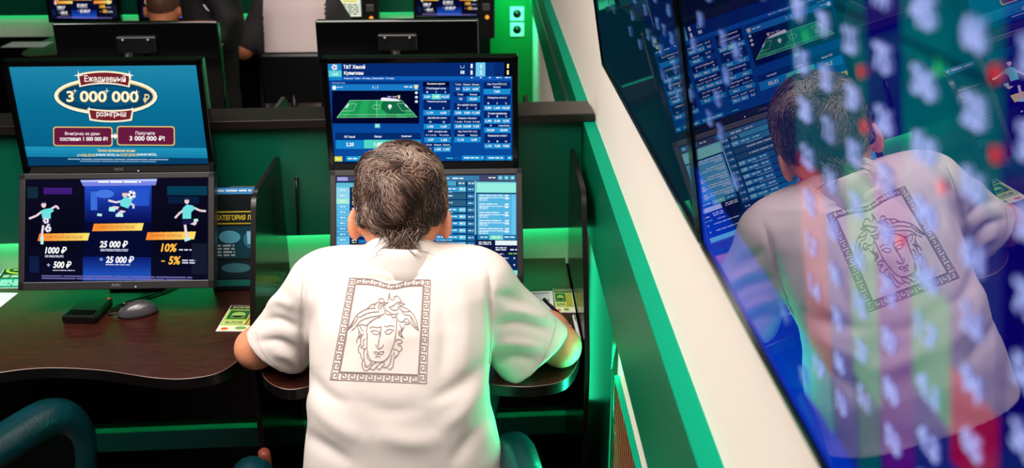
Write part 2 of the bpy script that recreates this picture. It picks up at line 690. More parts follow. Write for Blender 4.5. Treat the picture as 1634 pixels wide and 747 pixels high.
pv = Vector((WX, 2.455, 0))
DM = Matrix.Translation(pv) @ Matrix.Rotation(math.radians(2.4), 4, 'Z') @ Matrix.Translation(-pv)
divider(2.455, -1.75, 0.232, DM, 'green desk divider with dark wooden ledge behind the two front desks', 0.262)
led('light_strip', -1.75, 0.232, 2.508, 2.538, 0.858, 0.866, 'green light strip glowing in the slot of the near desk divider', None, 0, None, mat=DM, s=11.0)
divider(5.72, -3.3, 0.02, None, 'green desk divider along the far wall of the room', 0.02)
led('light_strip', -3.3, 0.02, 5.773, 5.80, 0.856, 0.864, 'green light strip glowing in the slot at the far wall', None, 0, None, s=4.5)


# added green lamps on stand-in tape, tinting the man's right side and far wall
def wash(name, label, loc, to, sx, sy, pw, box, s=2.0):
    t_ = thing(name, label, 'light strip', loc)
    b_ = MB(); b_.box(*box); b_.build('glowing_tape', emis((40, 255, 150), s), t_)
    o = area('added_green_fill', loc, to, sx, sy, pw, (0.02, 1.0, 0.42))
    o.location = Vector(to) * 0
    o.parent = t_
    return o


wash('light_strip', 'added thin vertical green glow on the end edge of the green board by the lattice', (0.246, 1.885, 0.66), (-.05, 1.76, 0.70), 0.03, 0.3, 2.2, (0.2525, 0.2555, 1.896, 1.8995, 0.2, 0.75), .35)  # lamp added to green the arm and shirt; its tape is the board's edge
area('added_green_fill', (0.226, 2.42, 0.62), (0.262, 2.02, 0.62), 0.02, 0.5, 0.14, (0.02, 1.0, 0.42))  # bodiless green lamp added to brighten the green board
wash('light_strip', 'added green light strip brightening the bare wall right of the far desks', (0.10, 5.55, 1.1), (0.16, 5.95, 0.6), 0.3, 0.05, 12.0, (0.04, 0.25, 5.9, 5.915, 1.2, 1.21))  # lamp and tape added to make the bare far wall greener


# ------------------------------------------------------------------ desks and partitions
def catmull(P, n=8):
    P = [np.array(p, float) for p in P]
    Q = [2 * P[0] - P[1]] + P + [2 * P[-1] - P[-2]]
    r = []
    for i in range(1, len(Q) - 2):
        for k in range(n):
            t_ = k / n
            r.append(0.5 * (2 * Q[i] + (Q[i + 1] - Q[i - 1]) * t_ + (2 * Q[i - 1] - 5 * Q[i] + 4 * Q[i + 1] - Q[i + 2]) * t_ ** 2
                            + (3 * Q[i] - Q[i - 1] - 3 * Q[i + 1] + Q[i + 2]) * t_ ** 3))
    r.append(P[-1])
    return r


FRONT = [(-.349, 2.12), (-.345, 2.03), (-.318, 1.945), (-.262, 1.90), (-.19, 1.925), (-.11, 1.948), (-.035, 1.95), (.06, 1.935), (.165, 1.903), (.24, 1.896), (.305, 1.925), (.34, 2.015), (.349, 2.12)]


def desk(cx, dy, yback, label, flip=None, group=None):
    t_ = thing('desk', label, 'desk', (cx, 2.2 if not flip else flip[0], 0), group)
    pts = [(cx + p[0], p[1] + dy) for p in catmull(FRONT)]
    pts[0] = (pts[0][0], 2.12 + max(dy, 0)); pts[-1] = (pts[-1][0], 2.12 + max(dy, 0))
    pts += [(cx + .349, yback), (cx - .349, yback)]
    if flip:
        pts = [(x, flip[1] - y) for x, y in pts][::-1]
    cen = np.mean(np.array(pts), 0)
    ins = []
    n = len(pts)
    for i in range(n):
        a, c = np.array(pts[i - 1]), np.array(pts[(i + 1) % n])
        d = (c - a) / (np.linalg.norm(c - a) + 1e-9)
        ins.append(tuple(np.array(pts[i]) + 0.0011 * np.array([-d[1], d[0]])))
    b_ = MB()
    vs = [(x, y, .725) for x, y in pts] + [(x, y, .749) for x, y in pts] + [(x, y, .75) for x, y in ins]
    b_.add(vs, [list(range(n))[::-1], list(range(2 * n, 3 * n))], 0)
    b_.add(vs, [[i, (i + 1) % n, n + (i + 1) % n, n + i] for i in range(n)] + [], 1, True)
    b_.add(vs, [[n + i, n + (i + 1) % n, 2 * n + (i + 1) % n, 2 * n + i] for i in range(n)], 2, True)
    b_.build('desktop', [M['wood'], M['woodedge'], M['edgeglint']], t_)
    return t_


def partition(x, y0, y1, label, group=None, edge=None):
    t_ = thing('desk_partition', label, 'partition', (x, (y0 + y1) / 2, 0), group)
    sg = 1 if y1 > y0 else -1
    pts = [(y1, 0), (y1, 1.062), (y0 + .05 * sg, 1.066)]
    for k in range(1, 6):
        a = math.pi / 2 * k / 6
        pts.append((y0 + (.05 - .05 * math.sin(a)) * sg, 1.026 + .04 * math.cos(a)))
    pts += [(y0 - .14 * sg, .76), (y0 - .15 * sg, .72), (y0 - .13 * sg, 0)]
    if y1 < y0:
        pts = pts[::-1]
    b_ = MB(); b_.prism(pts, x - .0055, x + .0055, 'x'); b_.build('panel', M['blackwood'], t_)
    n = len(pts)
    b_ = MB()
    ed = [(p[0] - .0012 * (1 if y1 > y0 else -1), p[1] + .0012) for p in (pts if y1 > y0 else pts[::-1])][1:]
    vs = [(x - .0055, *p) for p in ed] + [(x + .0055, *p) for p in ed]
    m = len(ed)
    b_.add(vs, [[i, i + 1, m + i + 1, m + i] for i in range(m - 1)], 0, True)
    b_.build('edge_band', edge or M['woodedge'], t_)
    return t_


LX, RX = -0.87, -0.15
desk(LX, 0.0, 2.475, 'dark brown wooden desk at left with a wavy front edge')
desk(LX - .7174, 0.0, 2.43, 'dark brown wooden desk under the papers at the left edge of the picture')
desk(RX, -0.055, 2.505, 'dark brown wooden desk at which the man in the white shirt sits')
partition(-.514, 2.13, 2.425, 'black desk partition between the two front desks')
partition(.2085, 2.12, 2.462, 'black desk partition on the right beside the green wall rail')


# ------------------------------------------------------------------ monitors
SW, SH = .42, .2365


def axes(tilt, yaw=0.0):
    ux = np.array([math.cos(yaw), math.sin(yaw), 0])
    back = np.array([-math.sin(yaw), math.cos(yaw), 0])
    uz = -math.sin(tilt) * back + np.array([0, 0, math.cos(tilt)])
    return ux, uz


def monitor(c, tilt, bez, label, group=None, scale=1.0, top=.014, bot=.019, side=.0145, badge=True, name='monitor'):
    ux, uz = axes(tilt)
    bk = np.cross(uz, ux)
    t_ = thing(name, label, 'monitor', tuple(c), group)
    A = Matrix(((ux[0], bk[0], uz[0], c[0]), (ux[1], bk[1], uz[1], c[1]), (ux[2], bk[2], uz[2], c[2]), (0, 0, 0, 1)))
    w_, h_ = SW / 2 * scale, SH / 2 * scale
    b_ = MB(A)
    b_.box(-w_ - side, w_ + side, .0015, .03, -h_ - bot, h_ + top, bev=.003)
    b_.box(-w_ * .6, w_ * .6, .03, .04, -h_ * .6, h_ * .6, bev=.004)
    b_.box(-w_ - side, w_ + side, -.004, .002, h_ + .0005, h_ + top, bev=.0015)
    b_.box(-w_ - side, w_ + side, -.004, .002, -h_ - bot, -h_ - .0005, bev=.0015)
    b_.box(-w_ - side, -w_ - .0005, -.004, .002, -h_ - bot, h_ + top, bev=.0015)
    b_.box(w_ + .0005, w_ + side, -.004, .002, -h_ - bot, h_ + top, bev=.0015)
    b_.build('housing', bez, t_)
    if badge:
        V, F, _ = text_mesh('AOC', 0.01)
        b_ = MB(A)
        b_.add([(-.011 + .022 * a, -.0043, -h_ - bot * .68 + .0065 * q) for a, q in V], F)
        b_.build('brand_mark', M['greytext'], t_)
        b_ = MB(A); b_.ball((.045, -.0044, -h_ - bot * .75), (.0016, .001, .0016), seg=8); b_.build('power_light', emis((205, 215, 255), 1.5), t_)
    return t_, ux, uz


CUR = (-.1529, 2.3425, 1.82 - .6294)
CLR = (-.1457, 2.2541, 1.82 - .8766)
DX = .7174
CUL = (CUR[0] - DX, CUR[1], CUR[2])
CLL = (CLR[0] - DX, CLR[1], CLR[2])
TU, TL = .0258, -.4365

# ---- upper left: prize draw poster
t, ux, uz = monitor(CUL, TU, M['gloss'], 'upper black monitor on the left desk showing a blue 3 000 000 prize draw')
S = Screen(CUL, ux, uz, SW, SH, [(14.2, 107.6), (313, 103), (330.7, 259.5), (44.2, 264.4)], (0, 0), 2.667)
S.grad(30, 270, 900, 450, (34, 136, 172), (10, 112, 150), 10)
S.grad(30, 450, 900, 625, (10, 112, 150), (8, 96, 136), 8)
S.grad(30, 625, 900, 668, (34, 150, 190), (20, 126, 168), 3)
S.rect(30, 668, 900, 720, (6, 62, 104))
S.ell(449, 409, 224, 83, (0, 84, 118), 2)
S.ell(449, 408, 220, 79, (252, 246, 214), 3)
S.ell(449, 408, 205, 66, (206, 170, 84), 4)
S.ell(449, 409, 201, 62, (8, 66, 104), 5)
S.ell(449, 409, 150, 44, (6, 84, 124), 6)
def ribbon(y0, y1, x0, x1, arch, l, grow, col):
    up, lo_ = [], []
    for k in range(13):
        q = k / 12
        d = arch * (1 - (2 * q - 1) ** 2)
        up.append((x0 - grow + (x1 - x0 + 2 * grow) * q, y0 - d - grow))
        lo_.append((x0 + 8 - grow + (x1 - x0 - 16 + 2 * grow) * q, y1 - d + grow))
    S.poly(up + lo_[::-1], col, l)
ribbon(322, 362, 338, 552, 14, 7, 8, (252, 240, 205)); ribbon(322, 362, 338, 552, 14, 8, 1, (120, 34, 44))
ribbon(466, 502, 380, 560, -8, 7, 8, (252, 240, 205)); ribbon(466, 502, 380, 560, -8, 8, 1, (120, 34, 44))
S.text('Ежедневный', 360, 318, 536, 352, (255, 244, 236), 9, 0.02)
S.text('3 000 000', 285, 388, 592, 436, (92, 64, 30), 8, 0.05)
S.text('3 000 000', 283, 385, 590, 433, (255, 246, 205), 9, 0.03)
S.text('₽', 610, 397, 636, 435, (240, 214, 150), 9, 0.02)
S.text('розыгрыш', 410, 474, 536, 500, (255, 244, 236), 9, 0.02)
for x, y, r in ((335, 320, 22), (552, 318, 22), (320, 385, 12), (455, 385, 14), (582, 388, 13), (380, 462, 12), (562, 462, 12)):
    S.poly([(x, y - r), (x + r * .13, y - r * .13), (x + r, y), (x + r * .13, y + r * .13), (x, y + r), (x - r * .13, y + r * .13), (x - r, y), (x - r * .13, y - r * .13)], (255, 255, 245), 10)
S.rrect(223, 538, 476, 621, 12, (222, 190, 110), 2); S.rrect(228, 543, 471, 616, 10, (104, 26, 62), 3)
S.rrect(494, 534, 741, 617, 12, (222, 190, 110), 2); S.rrect(499, 539, 736, 612, 10, (104, 26, 62), 3)
S.poly([(470, 571), (485, 571), (485, 563), (499, 577), (485, 591), (485, 583), (470, 583)], (255, 250, 240), 4)
S.text('Выигрыш за день', 274, 560, 424, 577, (246, 228, 232), 4, 0.02)
S.text('составил 1 000 000 ₽?', 252, 580, 456, 598, (255, 246, 246), 4, 0.03)
S.text('Получите', 574, 556, 656, 575, (246, 228, 232), 4, 0.02)
S.text('3 000 000 ₽!', 548, 575, 698, 596, (255, 246, 246), 4, 0.03)
S.text('Сроки проведения акции:', 412, 632, 572, 646, (252, 226, 130), 3, 0.02)
S.text('с', 325, 655, 331, 664, (255, 255, 255), 3, 0.02)
S.text('14.06.2018', 335, 652, 398, 664, (252, 214, 120), 3, 0.02)
S.text('(0:00:00 МСК) по', 402, 651, 505, 664, (255, 255, 255), 3, 0.02)
S.text('15.07.2018', 509, 650, 572, 662, (252, 214, 120), 3, 0.02)
S.text('(0:00:00 МСК).', 577, 649, 664, 662, (255, 255, 255), 3, 0.02)
S.bars(285, 672, 712, 680, 1, (150, 190, 220)); S.bars(336, 681, 660, 688, 1, (130, 176, 210))
S.build('screen', t)


# ---- lower left: bonus offers with three footballers
def footballer(S, pts_skin, shirt_, shorts, legs, boots, head, l):
    for p in pts_skin + legs:
        S.line(p[0], p[1], (236, 214, 224), l)
    S.poly(shorts, (22, 20, 66), l + 1)
    S.poly(shirt_, (110, 226, 226), l + 1)
    for p in boots:
        S.poly(p, (190, 244, 240), l + 1)
    S.ell(head[0], head[1], head[2], head[2] * 1.2, (238, 206, 208), l + 2, 14)
    S.poly([(head[0] - head[2], head[1] - head[2] * .4), (head[0], head[1] - head[2] * 1.5), (head[0] + head[2], head[1] - head[2] * .5), (head[0], head[1] - head[2] * .6)], (60, 40, 60), l + 3)


def ball_(S, x, y, r, l):
    S.ell(x, y, r, r, (244, 246, 255), l, 18)
    S.ell(x, y, r * .36, r * .36, (40, 40, 110), l + 1, 5)
    for k in range(5):
        a = 2 * math.pi * k / 5
        S.ell(x + r * .8 * math.cos(a), y + r * .8 * math.sin(a), r * .2, r * .2, (40, 40, 110), l + 1, 5)


def offers(S):
    S.grad(110, 60, 900, 300, (14, 12, 34), (8, 8, 26), 6)
    S.grad(110, 300, 900, 520, (8, 8, 26), (12, 14, 40), 6)
    for x0, y0, x1, y1, c in ((190, 104, 312, 132, (62, 28, 120)), (120, 100, 165, 150, (18, 44, 60)), (716, 96, 884, 134, (6, 60, 84)), (720, 140, 850, 170, (8, 30, 60)), (128, 400, 170, 470, (14, 30, 66)), (820, 340, 884, 470, (22, 26, 46))):
        S.rect(x0, y0, x1, y1, c, 2)
    S.grad(366, 92, 650, 250, (36, 82, 210), (8, 16, 84), 10, 2)
    S.grad(362, 250, 650, 400, (6, 10, 48), (6, 10, 46), 2, 2)
    S.grad(358, 400, 648, 502, (10, 30, 110), (38, 96, 208), 8, 2)
    S.ell(452, 130, 40, 18, (70, 120, 226), 3); S.rect(392, 120, 420, 200, (60, 110, 220), 3); S.rect(560, 110, 640, 180, (40, 84, 204), 3)
    S.poly([(347, 71), (675, 65), (668, 93), (360, 97)], (120, 132, 226), 3)
    S.poly([(349, 72), (673, 66), (671, 76), (353, 80)], (186, 196, 250), 4)
    S.bars(425, 74, 605, 86, 1, (255, 255, 255), 5)
    for (x0, y0, x1, y1, sk) in ((164, 302, 380, 334, 8), (398, 258, 610, 290, 8), (626, 293, 830, 326, 8)):
        n = 8
        for i in range(n):
            a, c = x0 + (x1 - x0) * i / n, x0 + (x1 - x0) * (i + 1) / n
            u = i / (n - 1)
            col = (250, int(140 + 84 * u), int(50 + 60 * u))
            S.poly([(a + sk, y0 - 4 * u), (c + sk, y0 - 4 * u), (c, y1 - 4 * u), (a, y1 - 4 * u)], col, 4)
    S.text('1 000 ₽ ЗА РЕГИСТРАЦИЮ', 204, 311, 360, 324, (176, 92, 50), 5, 0.0, 0.25)
    S.text('50 000 ₽ ЗА ПОПОЛНЕНИЕ', 428, 265, 580, 279, (176, 92, 50), 5, 0.0, 0.25)
    S.text('CASHBACK ЗА МЕСЯЦ', 645, 301, 778, 314, (176, 92, 50), 5, 0.0, 0.25)
    W_ = (255, 255, 255)
    S.text('1000 ₽', 196, 358, 290, 388, W_, 5, 0.035, 0.2)
    S.text('500 ₽', 231, 420, 310, 450, W_, 5, 0.035, 0.2)
    S.text('+', 204, 430, 218, 444, (170, 190, 240), 5, 0.03)
    S.text('25 000 ₽', 430, 330, 551, 360, W_, 5, 0.035, 0.2)
    S.text('25 000 ₽', 456, 396, 577, 426, W_, 5, 0.035, 0.2)
    S.text('+', 430, 403, 445, 418, (150, 180, 240), 5, 0.03)
    S.text('10%', 690, 340, 760, 376, (255, 190, 70), 5, 0.035, 0.2)
    S.text('5%', 722, 394, 775, 430, (255, 190, 70), 5, 0.035, 0.2)
    S.rect(692, 413, 708, 418, (255, 190, 70), 5)
    for x0, y0, x1, y1, n in ((196, 394, 276, 405, 2), (229, 457, 324, 463, 1), (434, 365, 553, 377, 2), (456, 430, 560, 437, 1), (767, 362, 820, 373, 1), (780, 407, 836, 428, 2)):
        S.bars(x0, y0, x1, y1, n, (214, 214, 240), 5)
    S.bars(182, 480, 822, 500, 2, (112, 104, 170), 5)
    SK = 8
    footballer(S, [([(186, 205), (160, 225), (128, 238)], 9), ([(222, 196), (246, 182), (256, 196)], 9)],
               [(176, 206), (196, 196), (226, 192), (236, 204), (222, 214), (222, 238), (186, 238), (182, 214)],
               [(186, 236), (222, 236), (222, 262), (204, 258), (196, 268), (182, 264)],
               [([(190, 262), (184, 300), (184, 330)], 10), ([(214, 258), (204, 290)], 11)],
               [[(176, 316), (192, 316), (190, 348), (178, 348)]], (192, 178, 11), 6)
    ball_(S, 211, 282, 14, 10); ball_(S, 202, 246, 13, 10)
    footballer(S, [([(532, 160), (500, 166), (468, 158)], 9), ([(560, 170), (576, 178), (574, 192)], 9)],
               [(518, 162), (540, 142), (572, 150), (562, 176), (552, 192), (520, 182)],
               [(518, 180), (554, 192), (544, 204), (508, 196)],
               [([(520, 192), (490, 188), (474, 198)], 13), ([(540, 200), (520, 208), (508, 220)], 13)],
               [[(472, 186), (500, 190), (496, 206), (470, 204)], [(500, 216), (530, 214), (532, 228), (500, 228)], [(422, 214), (442, 216), (440, 226), (420, 224)]], (538, 132, 11), 6)
    ball_(S, 568, 134, 18, 10)
    footballer(S, [([(790, 195), (768, 212), (750, 232)], 9), ([(830, 188), (856, 200), (880, 202)], 9)],
               [(782, 190), (800, 174), (824, 178), (836, 190), (818, 208), (818, 234), (782, 236)],
               [(780, 234), (820, 234), (826, 252), (806, 258), (782, 262)],
               [([(792, 258), (796, 290), (802, 316)], 11), ([(816, 252), (836, 258), (834, 240)], 11)],
               [[(788, 318), (812, 314), (816, 324), (792, 332)], [(828, 236), (846, 234), (848, 246), (832, 246)]], (800, 160, 10), 6)


t, ux, uz = monitor(CLL, TL, M['bezelgrey'], 'lower tilted monitor on the left desk showing three footballers and bonus offers')
S = Screen(CLL, ux, uz, SW, SH, [(43, 287), (333, 283), (333, 444.5), (40.5, 452)], (0, 260), 2.667)
offers(S)
OFFERS = S
S.build('screen', t)

# ---- upper right: odds board with a football pitch
t, ux, uz = monitor(CUR, TU, M['gloss'], 'upper black monitor above the seated man showing a green football pitch and odds')
S = Screen(CUR, ux, uz, SW, SH, [(523, 102.5), (817.7, 100), (820.5, 255.7), (534, 260)], (500, 80), 3.557)
S.grad(80, 60, 1150, 640, (8, 66, 150), (8, 74, 158), 6)
S.rect(80, 60, 1150, 150, (6, 42, 112), 2)
S.rect(84, 150, 1150, 172, (14, 92, 182), 2)
S.rect(84, 78, 162, 128, (28, 136, 206), 3); S.rect(88, 118, 163, 152, (94, 210, 214), 4); S.rect(92, 152, 164, 172, (20, 130, 200), 4)
ball_(S, 122, 98, 17, 5); S.rect(92, 116, 160, 119, (94, 210, 214), 7)
S.text('Т&Т Ханой', 172, 84, 297, 107, (248, 250, 255), 4, 0.035)
S.text('Кувигнам', 176, 120, 287, 146, (248, 250, 255), 4, 0.035)
S.text('1x2', 112, 128, 142, 144, (236, 255, 255), 5, 0.02)
S.text('Формат: Тайм - 45 мин., Овертайм - 15 мин.', 176, 155, 463, 168, (206, 228, 255), 4, 0.02)
S.rect(926, 72, 980, 150, (118, 206, 238), 3); S.rect(1086, 70, 1145, 150, (4, 6, 30), 3); S.rect(984, 72, 1030, 150, (8, 52, 128), 3)
for x, y, c in ((897, 80, (255, 255, 255)), (897, 116, (255, 255, 255)), (950, 82, (225, 245, 255)), (950, 116, (225, 245, 255)), (1102, 80, (252, 240, 130)), (1102, 116, (252, 240, 130))):
    S.text('1' if x != 950 else '0', x, y, x + 11, y + 24, c, 5, 0.03)
S.line([(840, 88), (840, 102), (860, 102), (860, 88)], 3, (160, 200, 240), 4); S.rect(840, 118, 862, 136, (210, 226, 250), 4); S.rect(850, 118, 852, 136, (6, 42, 112), 5)
for x in (904, 955, 1006, 1056, 1106):
    S.bars(x - (14 if x > 1030 else 5), 152, x + (16 if x > 1030 else 5), 163, 1, (220, 236, 255), 4)
# pitch panel
S.rect(102, 180, 606, 420, (6, 48, 122), 2)
S.rect(104, 194, 604, 232, (26, 122, 198), 3); S.rect(108, 230, 606, 416, (3, 6, 40), 3)
S.bars(106, 184, 182, 190, 1, (170, 205, 240), 4)
S.ell(120, 214, 12, 12, (230, 246, 255), 4); S.bars(136, 208, 172, 216, 1, (220, 240, 255), 4); S.bars(520, 204, 572, 216, 1, (220, 240, 255), 4); S.poly([(576, 198), (600, 198), (598, 216), (588, 224), (578, 216)], (236, 220, 190), 4)
S.text('1 : 1', 340, 202, 370, 220, (235, 246, 255), 4, 0.03)
S.poly([(210, 284), (504, 282), (596, 380), (132, 384)], (26, 150, 84), 4)
for k in range(0, 8, 2):
    a0, a1, c0, c1 = 210 + 294 * k / 8, 210 + 294 * (k + 1) / 8, 132 + 464 * k / 8, 132 + 464 * (k + 1) / 8
    S.poly([(a0, 284), (a1, 284), (c1, 383), (c0, 383)], (34, 168, 92), 5)
S.poly([(400, 283), (505, 282), (545, 325), (520, 362), (430, 362), (384, 330)], (16, 108, 66), 6)
WL = (190, 236, 205)
for p in ([(210, 285), (504, 283), (594, 379), (134, 383), (210, 285)], [(362, 284), (364, 381)], [(196, 304), (248, 304), (228, 344), (164, 346)], [(520, 302), (480, 303), (508, 344), (562, 344)], [(150, 366), (580, 364)]):
    S.line(p, 1.6, WL, 7)
S.line([(362 + 24 * math.cos(a * .3), 322 + 13 * math.sin(a * .3)) for a in range(22)], 1.6, WL, 7)
S.poly([(388, 272), (400, 268), (480, 276), (500, 290), (388, 288)], (238, 240, 250), 8); S.bars(424, 258, 480, 272, 1, (170, 150, 200), 8); S.poly([(482, 256), (498, 256), (496, 274), (488, 278)], (236, 214, 160), 8)
S.poly([(182, 326), (200, 304), (206, 310), (190, 330)], (226, 236, 250), 8); S.poly([(520, 306), (530, 306), (544, 322), (536, 326)], (226, 236, 250), 8)
S.ell(439, 318, 11, 11, (245, 250, 255), 8, 16); S.poly([(432, 324), (446, 324), (439, 338)], (245, 250, 255), 8)
for y in (242, 267, 292):
    S.ell(590, y, 9, 8, (214, 226, 250), 5, 14)
S.rect(352, 418, 382, 442, (110, 212, 210), 4); S.bars(358, 425, 376, 436, 1, (240, 255, 255), 5)
S.rect(124, 470, 616, 512, (6, 44, 112), 3)
S.rect(127, 512, 290, 562, (20, 138, 208), 4); S.rect(290, 510, 455, 560, (84, 214, 196), 4); S.rect(455, 508, 617, 558, (20, 138, 208), 4)
S.text('Т&Т Ханой', 174, 486, 238, 499, (235, 245, 255), 5, 0.03); S.text('Ничья', 350, 484, 390, 497, (235, 245, 255), 5, 0.03); S.text('Кувигнам', 505, 483, 562, 496, (235, 245, 255), 5, 0.03)
S.text('2,20', 186, 526, 232, 550, (246, 252, 255), 5, 0.035); S.text('1,80', 348, 524, 396, 548, (246, 255, 255), 5, 0.035); S.text('15,25', 508, 522, 566, 546, (246, 252, 255), 5, 0.035)
S.rect(120, 606, 164, 634, (226, 222, 70), 4); S.rect(186, 604, 262, 632, (24, 150, 206), 4); S.rect(262, 603, 460, 631, (60, 186, 206), 4)
S.bars(128, 616, 156, 626, 1, (250, 250, 190), 5); S.bars(196, 612, 250, 626, 1, (230, 245, 255), 5); S.bars(274, 612, 340, 626, 1, (230, 245, 255), 5)
S.rect(764, 612, 845, 616, (16, 110, 170), 4); S.rect(764, 611, 800, 616, (80, 226, 200), 5)
for a, c in ((852, 980), (988, 1098), (1106, 1140)):
    S.rect(a, 598, c, 626, (24, 140, 206), 4)
S.bars(864, 606, 948, 618, 1, (235, 248, 255), 5); S.poly([(962, 608), (974, 608), (968, 616)], (235, 248, 255), 5)
S.bars(1004, 606, 1086, 618, 1, (235, 248, 255), 5); S.bars(1118, 606, 1130, 618, 1, (235, 248, 255), 5)
NV = (6, 34, 104)
BT = (26, 142, 210)


def market(x0, x1, y0, title, heads, odds, yb, hi=None, titles=1, oddx=None):
    """one market: dark block with title and heads, then a row of odds buttons"""
    S.rect(x0, y0, x1, yb, NV, 4)
    tw = (x1 - x0)
    if title:
        S.text(title, x0 + tw * .14, y0 + 6, x1 - tw * .14, y0 + 18, (226, 238, 255), 5, 0.025)
    n = len(heads)
    for i, hd in enumerate(heads):
        cx = x0 + tw * (i + .5) / n
        hw_ = min(tw / n * .42, 3.2 * len(hd) + 1)
        S.text(hd, cx - hw_, yb - 16, cx + hw_, yb - 6, (214, 230, 255), 5, 0.025)
    ox0 = oddx if oddx else x0
    S.rect(ox0, yb, x1, yb + 30, BT, 5)
    m = len(odds)
    for i, od in enumerate(odds):
        cx = ox0 + (x1 - ox0) * (i + .5) / m
        if hi == i:
            S.rect(ox0 + (x1 - ox0) * i / m, yb, ox0 + (x1 - ox0) * (i + 1) / m, yb + 30, (98, 222, 206), 6)
        hw_ = 4.2 * len(od)
        S.text(od, cx - hw_, yb + 8, cx + hw_, yb + 23, (244, 250, 255), 7, 0.03)
    S.poly([(x1 - 8, yb), (x1, yb), (x1, yb + 7)], (120, 226, 90), 6)


S.rect(626, 180, 778, 206, (2, 8, 44), 4); S.text('Основное время', 650, 186, 752, 198, (240, 246, 255), 5, 0.03)
market(626, 780, 206, 'Победитель', ['1', 'X', '2'], ['2,20', '1,80', '15,25'], 249, 1)
market(630, 782, 280, 'Победитель (без ничьей)', ['1', '2'], ['1,10', '6,20'], 340)
market(633, 785, 372, 'Двойной шанс', ['1X', 'X2'], ['1,06', '1,60'], 418)
market(636, 787, 450, 'Фора', ['Ф1 (-0,5)', 'Ф2 (0,5)'], ['2,07', '1,65'], 494)
market(638, 788, 527, '', ['Тотал', 'Меньше', 'Больше'], ['1,85', '1,95'], 548, oddx=690); S.text('2,5', 652, 556, 676, 570, (240, 248, 255), 6, 0.03)
market(802, 950, 184, '', ['Тотал', 'Меньше', 'Больше'], ['1,21', '4,00'], 206, oddx=850); S.text('3,5', 815, 214, 836, 228, (240, 248, 255), 6, 0.03)
market(802, 952, 240, '', ['Тотал', 'Больше'], ['10,00'], 262, oddx=876); S.text('4,5', 832, 270, 852, 284, (240, 248, 255), 6, 0.03)
market(804, 954, 298, 'Кто забьёт 3-й гол', ['1', 'X', '2'], ['2,00', '3,80', '11,00'], 340)
market(806, 956, 374, 'Победитель + Оба забьют', ['1 и да', 'X и да', '2 и да'], ['3,20', '10,00', '7,50'], 417)
market(808, 957, 450, 'Инд. Тотал ХАН 1 (1,5)', ['Меньше', 'Больше'], ['1,16', '4,40'], 493)
market(972, 1122, 182, 'Инд. Тотал КУВ 2 (1,5)', ['Больше'], ['7,00'], 220)
market(974, 1124, 258, 'Победитель матча 2-1', ['1', 'X', '2'], ['5,80', '1,60', '10,25'], 312)
market(976, 1126, 346, 'Точное количество', ['0', '1', '2'], ['1,90', '3,40', '9,75'], 386)
market(977, 1127, 418, '', ['0', '3 или более'], ['10,00', '18,00'], 438)
market(979, 1128, 472, 'Количество голов 1', ['0', '1', '2+'], ['1,10', '7,00', '9,00'], 528)
S.build('screen', t)

# ---- lower right: bet list
t, ux, uz = monitor(CLR, TL, M['bezelgrey'], 'lower tilted monitor in front of the seated man showing a pale blue bet list')
S = Screen(CLR, ux, uz, SW, SH, [(536, 283.6), (822, 278.7), (823.8, 438.9), (537.5, 445.5)], (510, 260), 3.735)
S.rect(90, 60, 1180, 700, (10, 42, 92))
S.rect(96, 72, 1168, 118, (66, 74, 106), 2); S.rect(104, 92, 166, 114, (170, 160, 226), 3); S.bars(205, 98, 260, 108, 1, (230, 235, 250), 3)
S.rect(560, 80, 948, 108, (58, 128, 172), 3); S.bars(720, 92, 772, 102, 1, (240, 250, 255), 4); S.bars(790, 90, 860, 104, 1, (240, 250, 255), 4)
S.bars(1004, 86, 1046, 98, 1, (250, 250, 255), 4)
for x in (1058, 1094, 1130):
    S.rect(x, 78, x + 30, 104, (74, 168, 206), 3); S.ell(x + 15, 91, 6, 6, (230, 250, 255), 4, 10)
S.rect(96, 126, 240, 152, (96, 190, 214), 3); S.rect(96, 152, 178, 700, (120, 206, 236), 2)
for i, c in enumerate(((150, 214, 236), (150, 214, 236), (170, 236, 214), (98, 190, 230), (88, 184, 230), (84, 180, 228), (82, 178, 226), (70, 160, 210), (70, 160, 210), (96, 190, 230), (96, 190, 230), (226, 236, 120))):
    y = 156 + i * 33
    S.rect(97, y, 176, y + 29, c, 3); S.bars(122, y + 9, 152, y + 20, 1, (240, 250, 255), 4)
for i in range(15):
    y = 156 + i * 38
    S.rect(180, y, 560, y + 34, (10, 32, 80), 2)
    S.bars(192, y + 4, 220, y + 16, 1, (235, 240, 255), 3); S.bars(192, y + 18, 220, y + 28, 1, (236, 226, 80), 3)
    S.rect(232, y + 6, 300, y + 26, (40, 120, 190), 3)
S.rect(560, 112, 812, 140, (74, 168, 204), 3)
for x in (820, 878):
    S.rect(x, 112, x + 46, 140, (58, 120, 160), 3); S.bars(x + 6, 120, x + 40, 132, 1, (225, 240, 250), 4)
rowc = [(60, 140, 180), (44, 96, 130), (44, 96, 130), (36, 110, 158), (30, 100, 160), (26, 96, 160), (24, 96, 164), (20, 116, 176), (18, 128, 190), (12, 50, 104), (30, 120, 180), (20, 60, 120)]
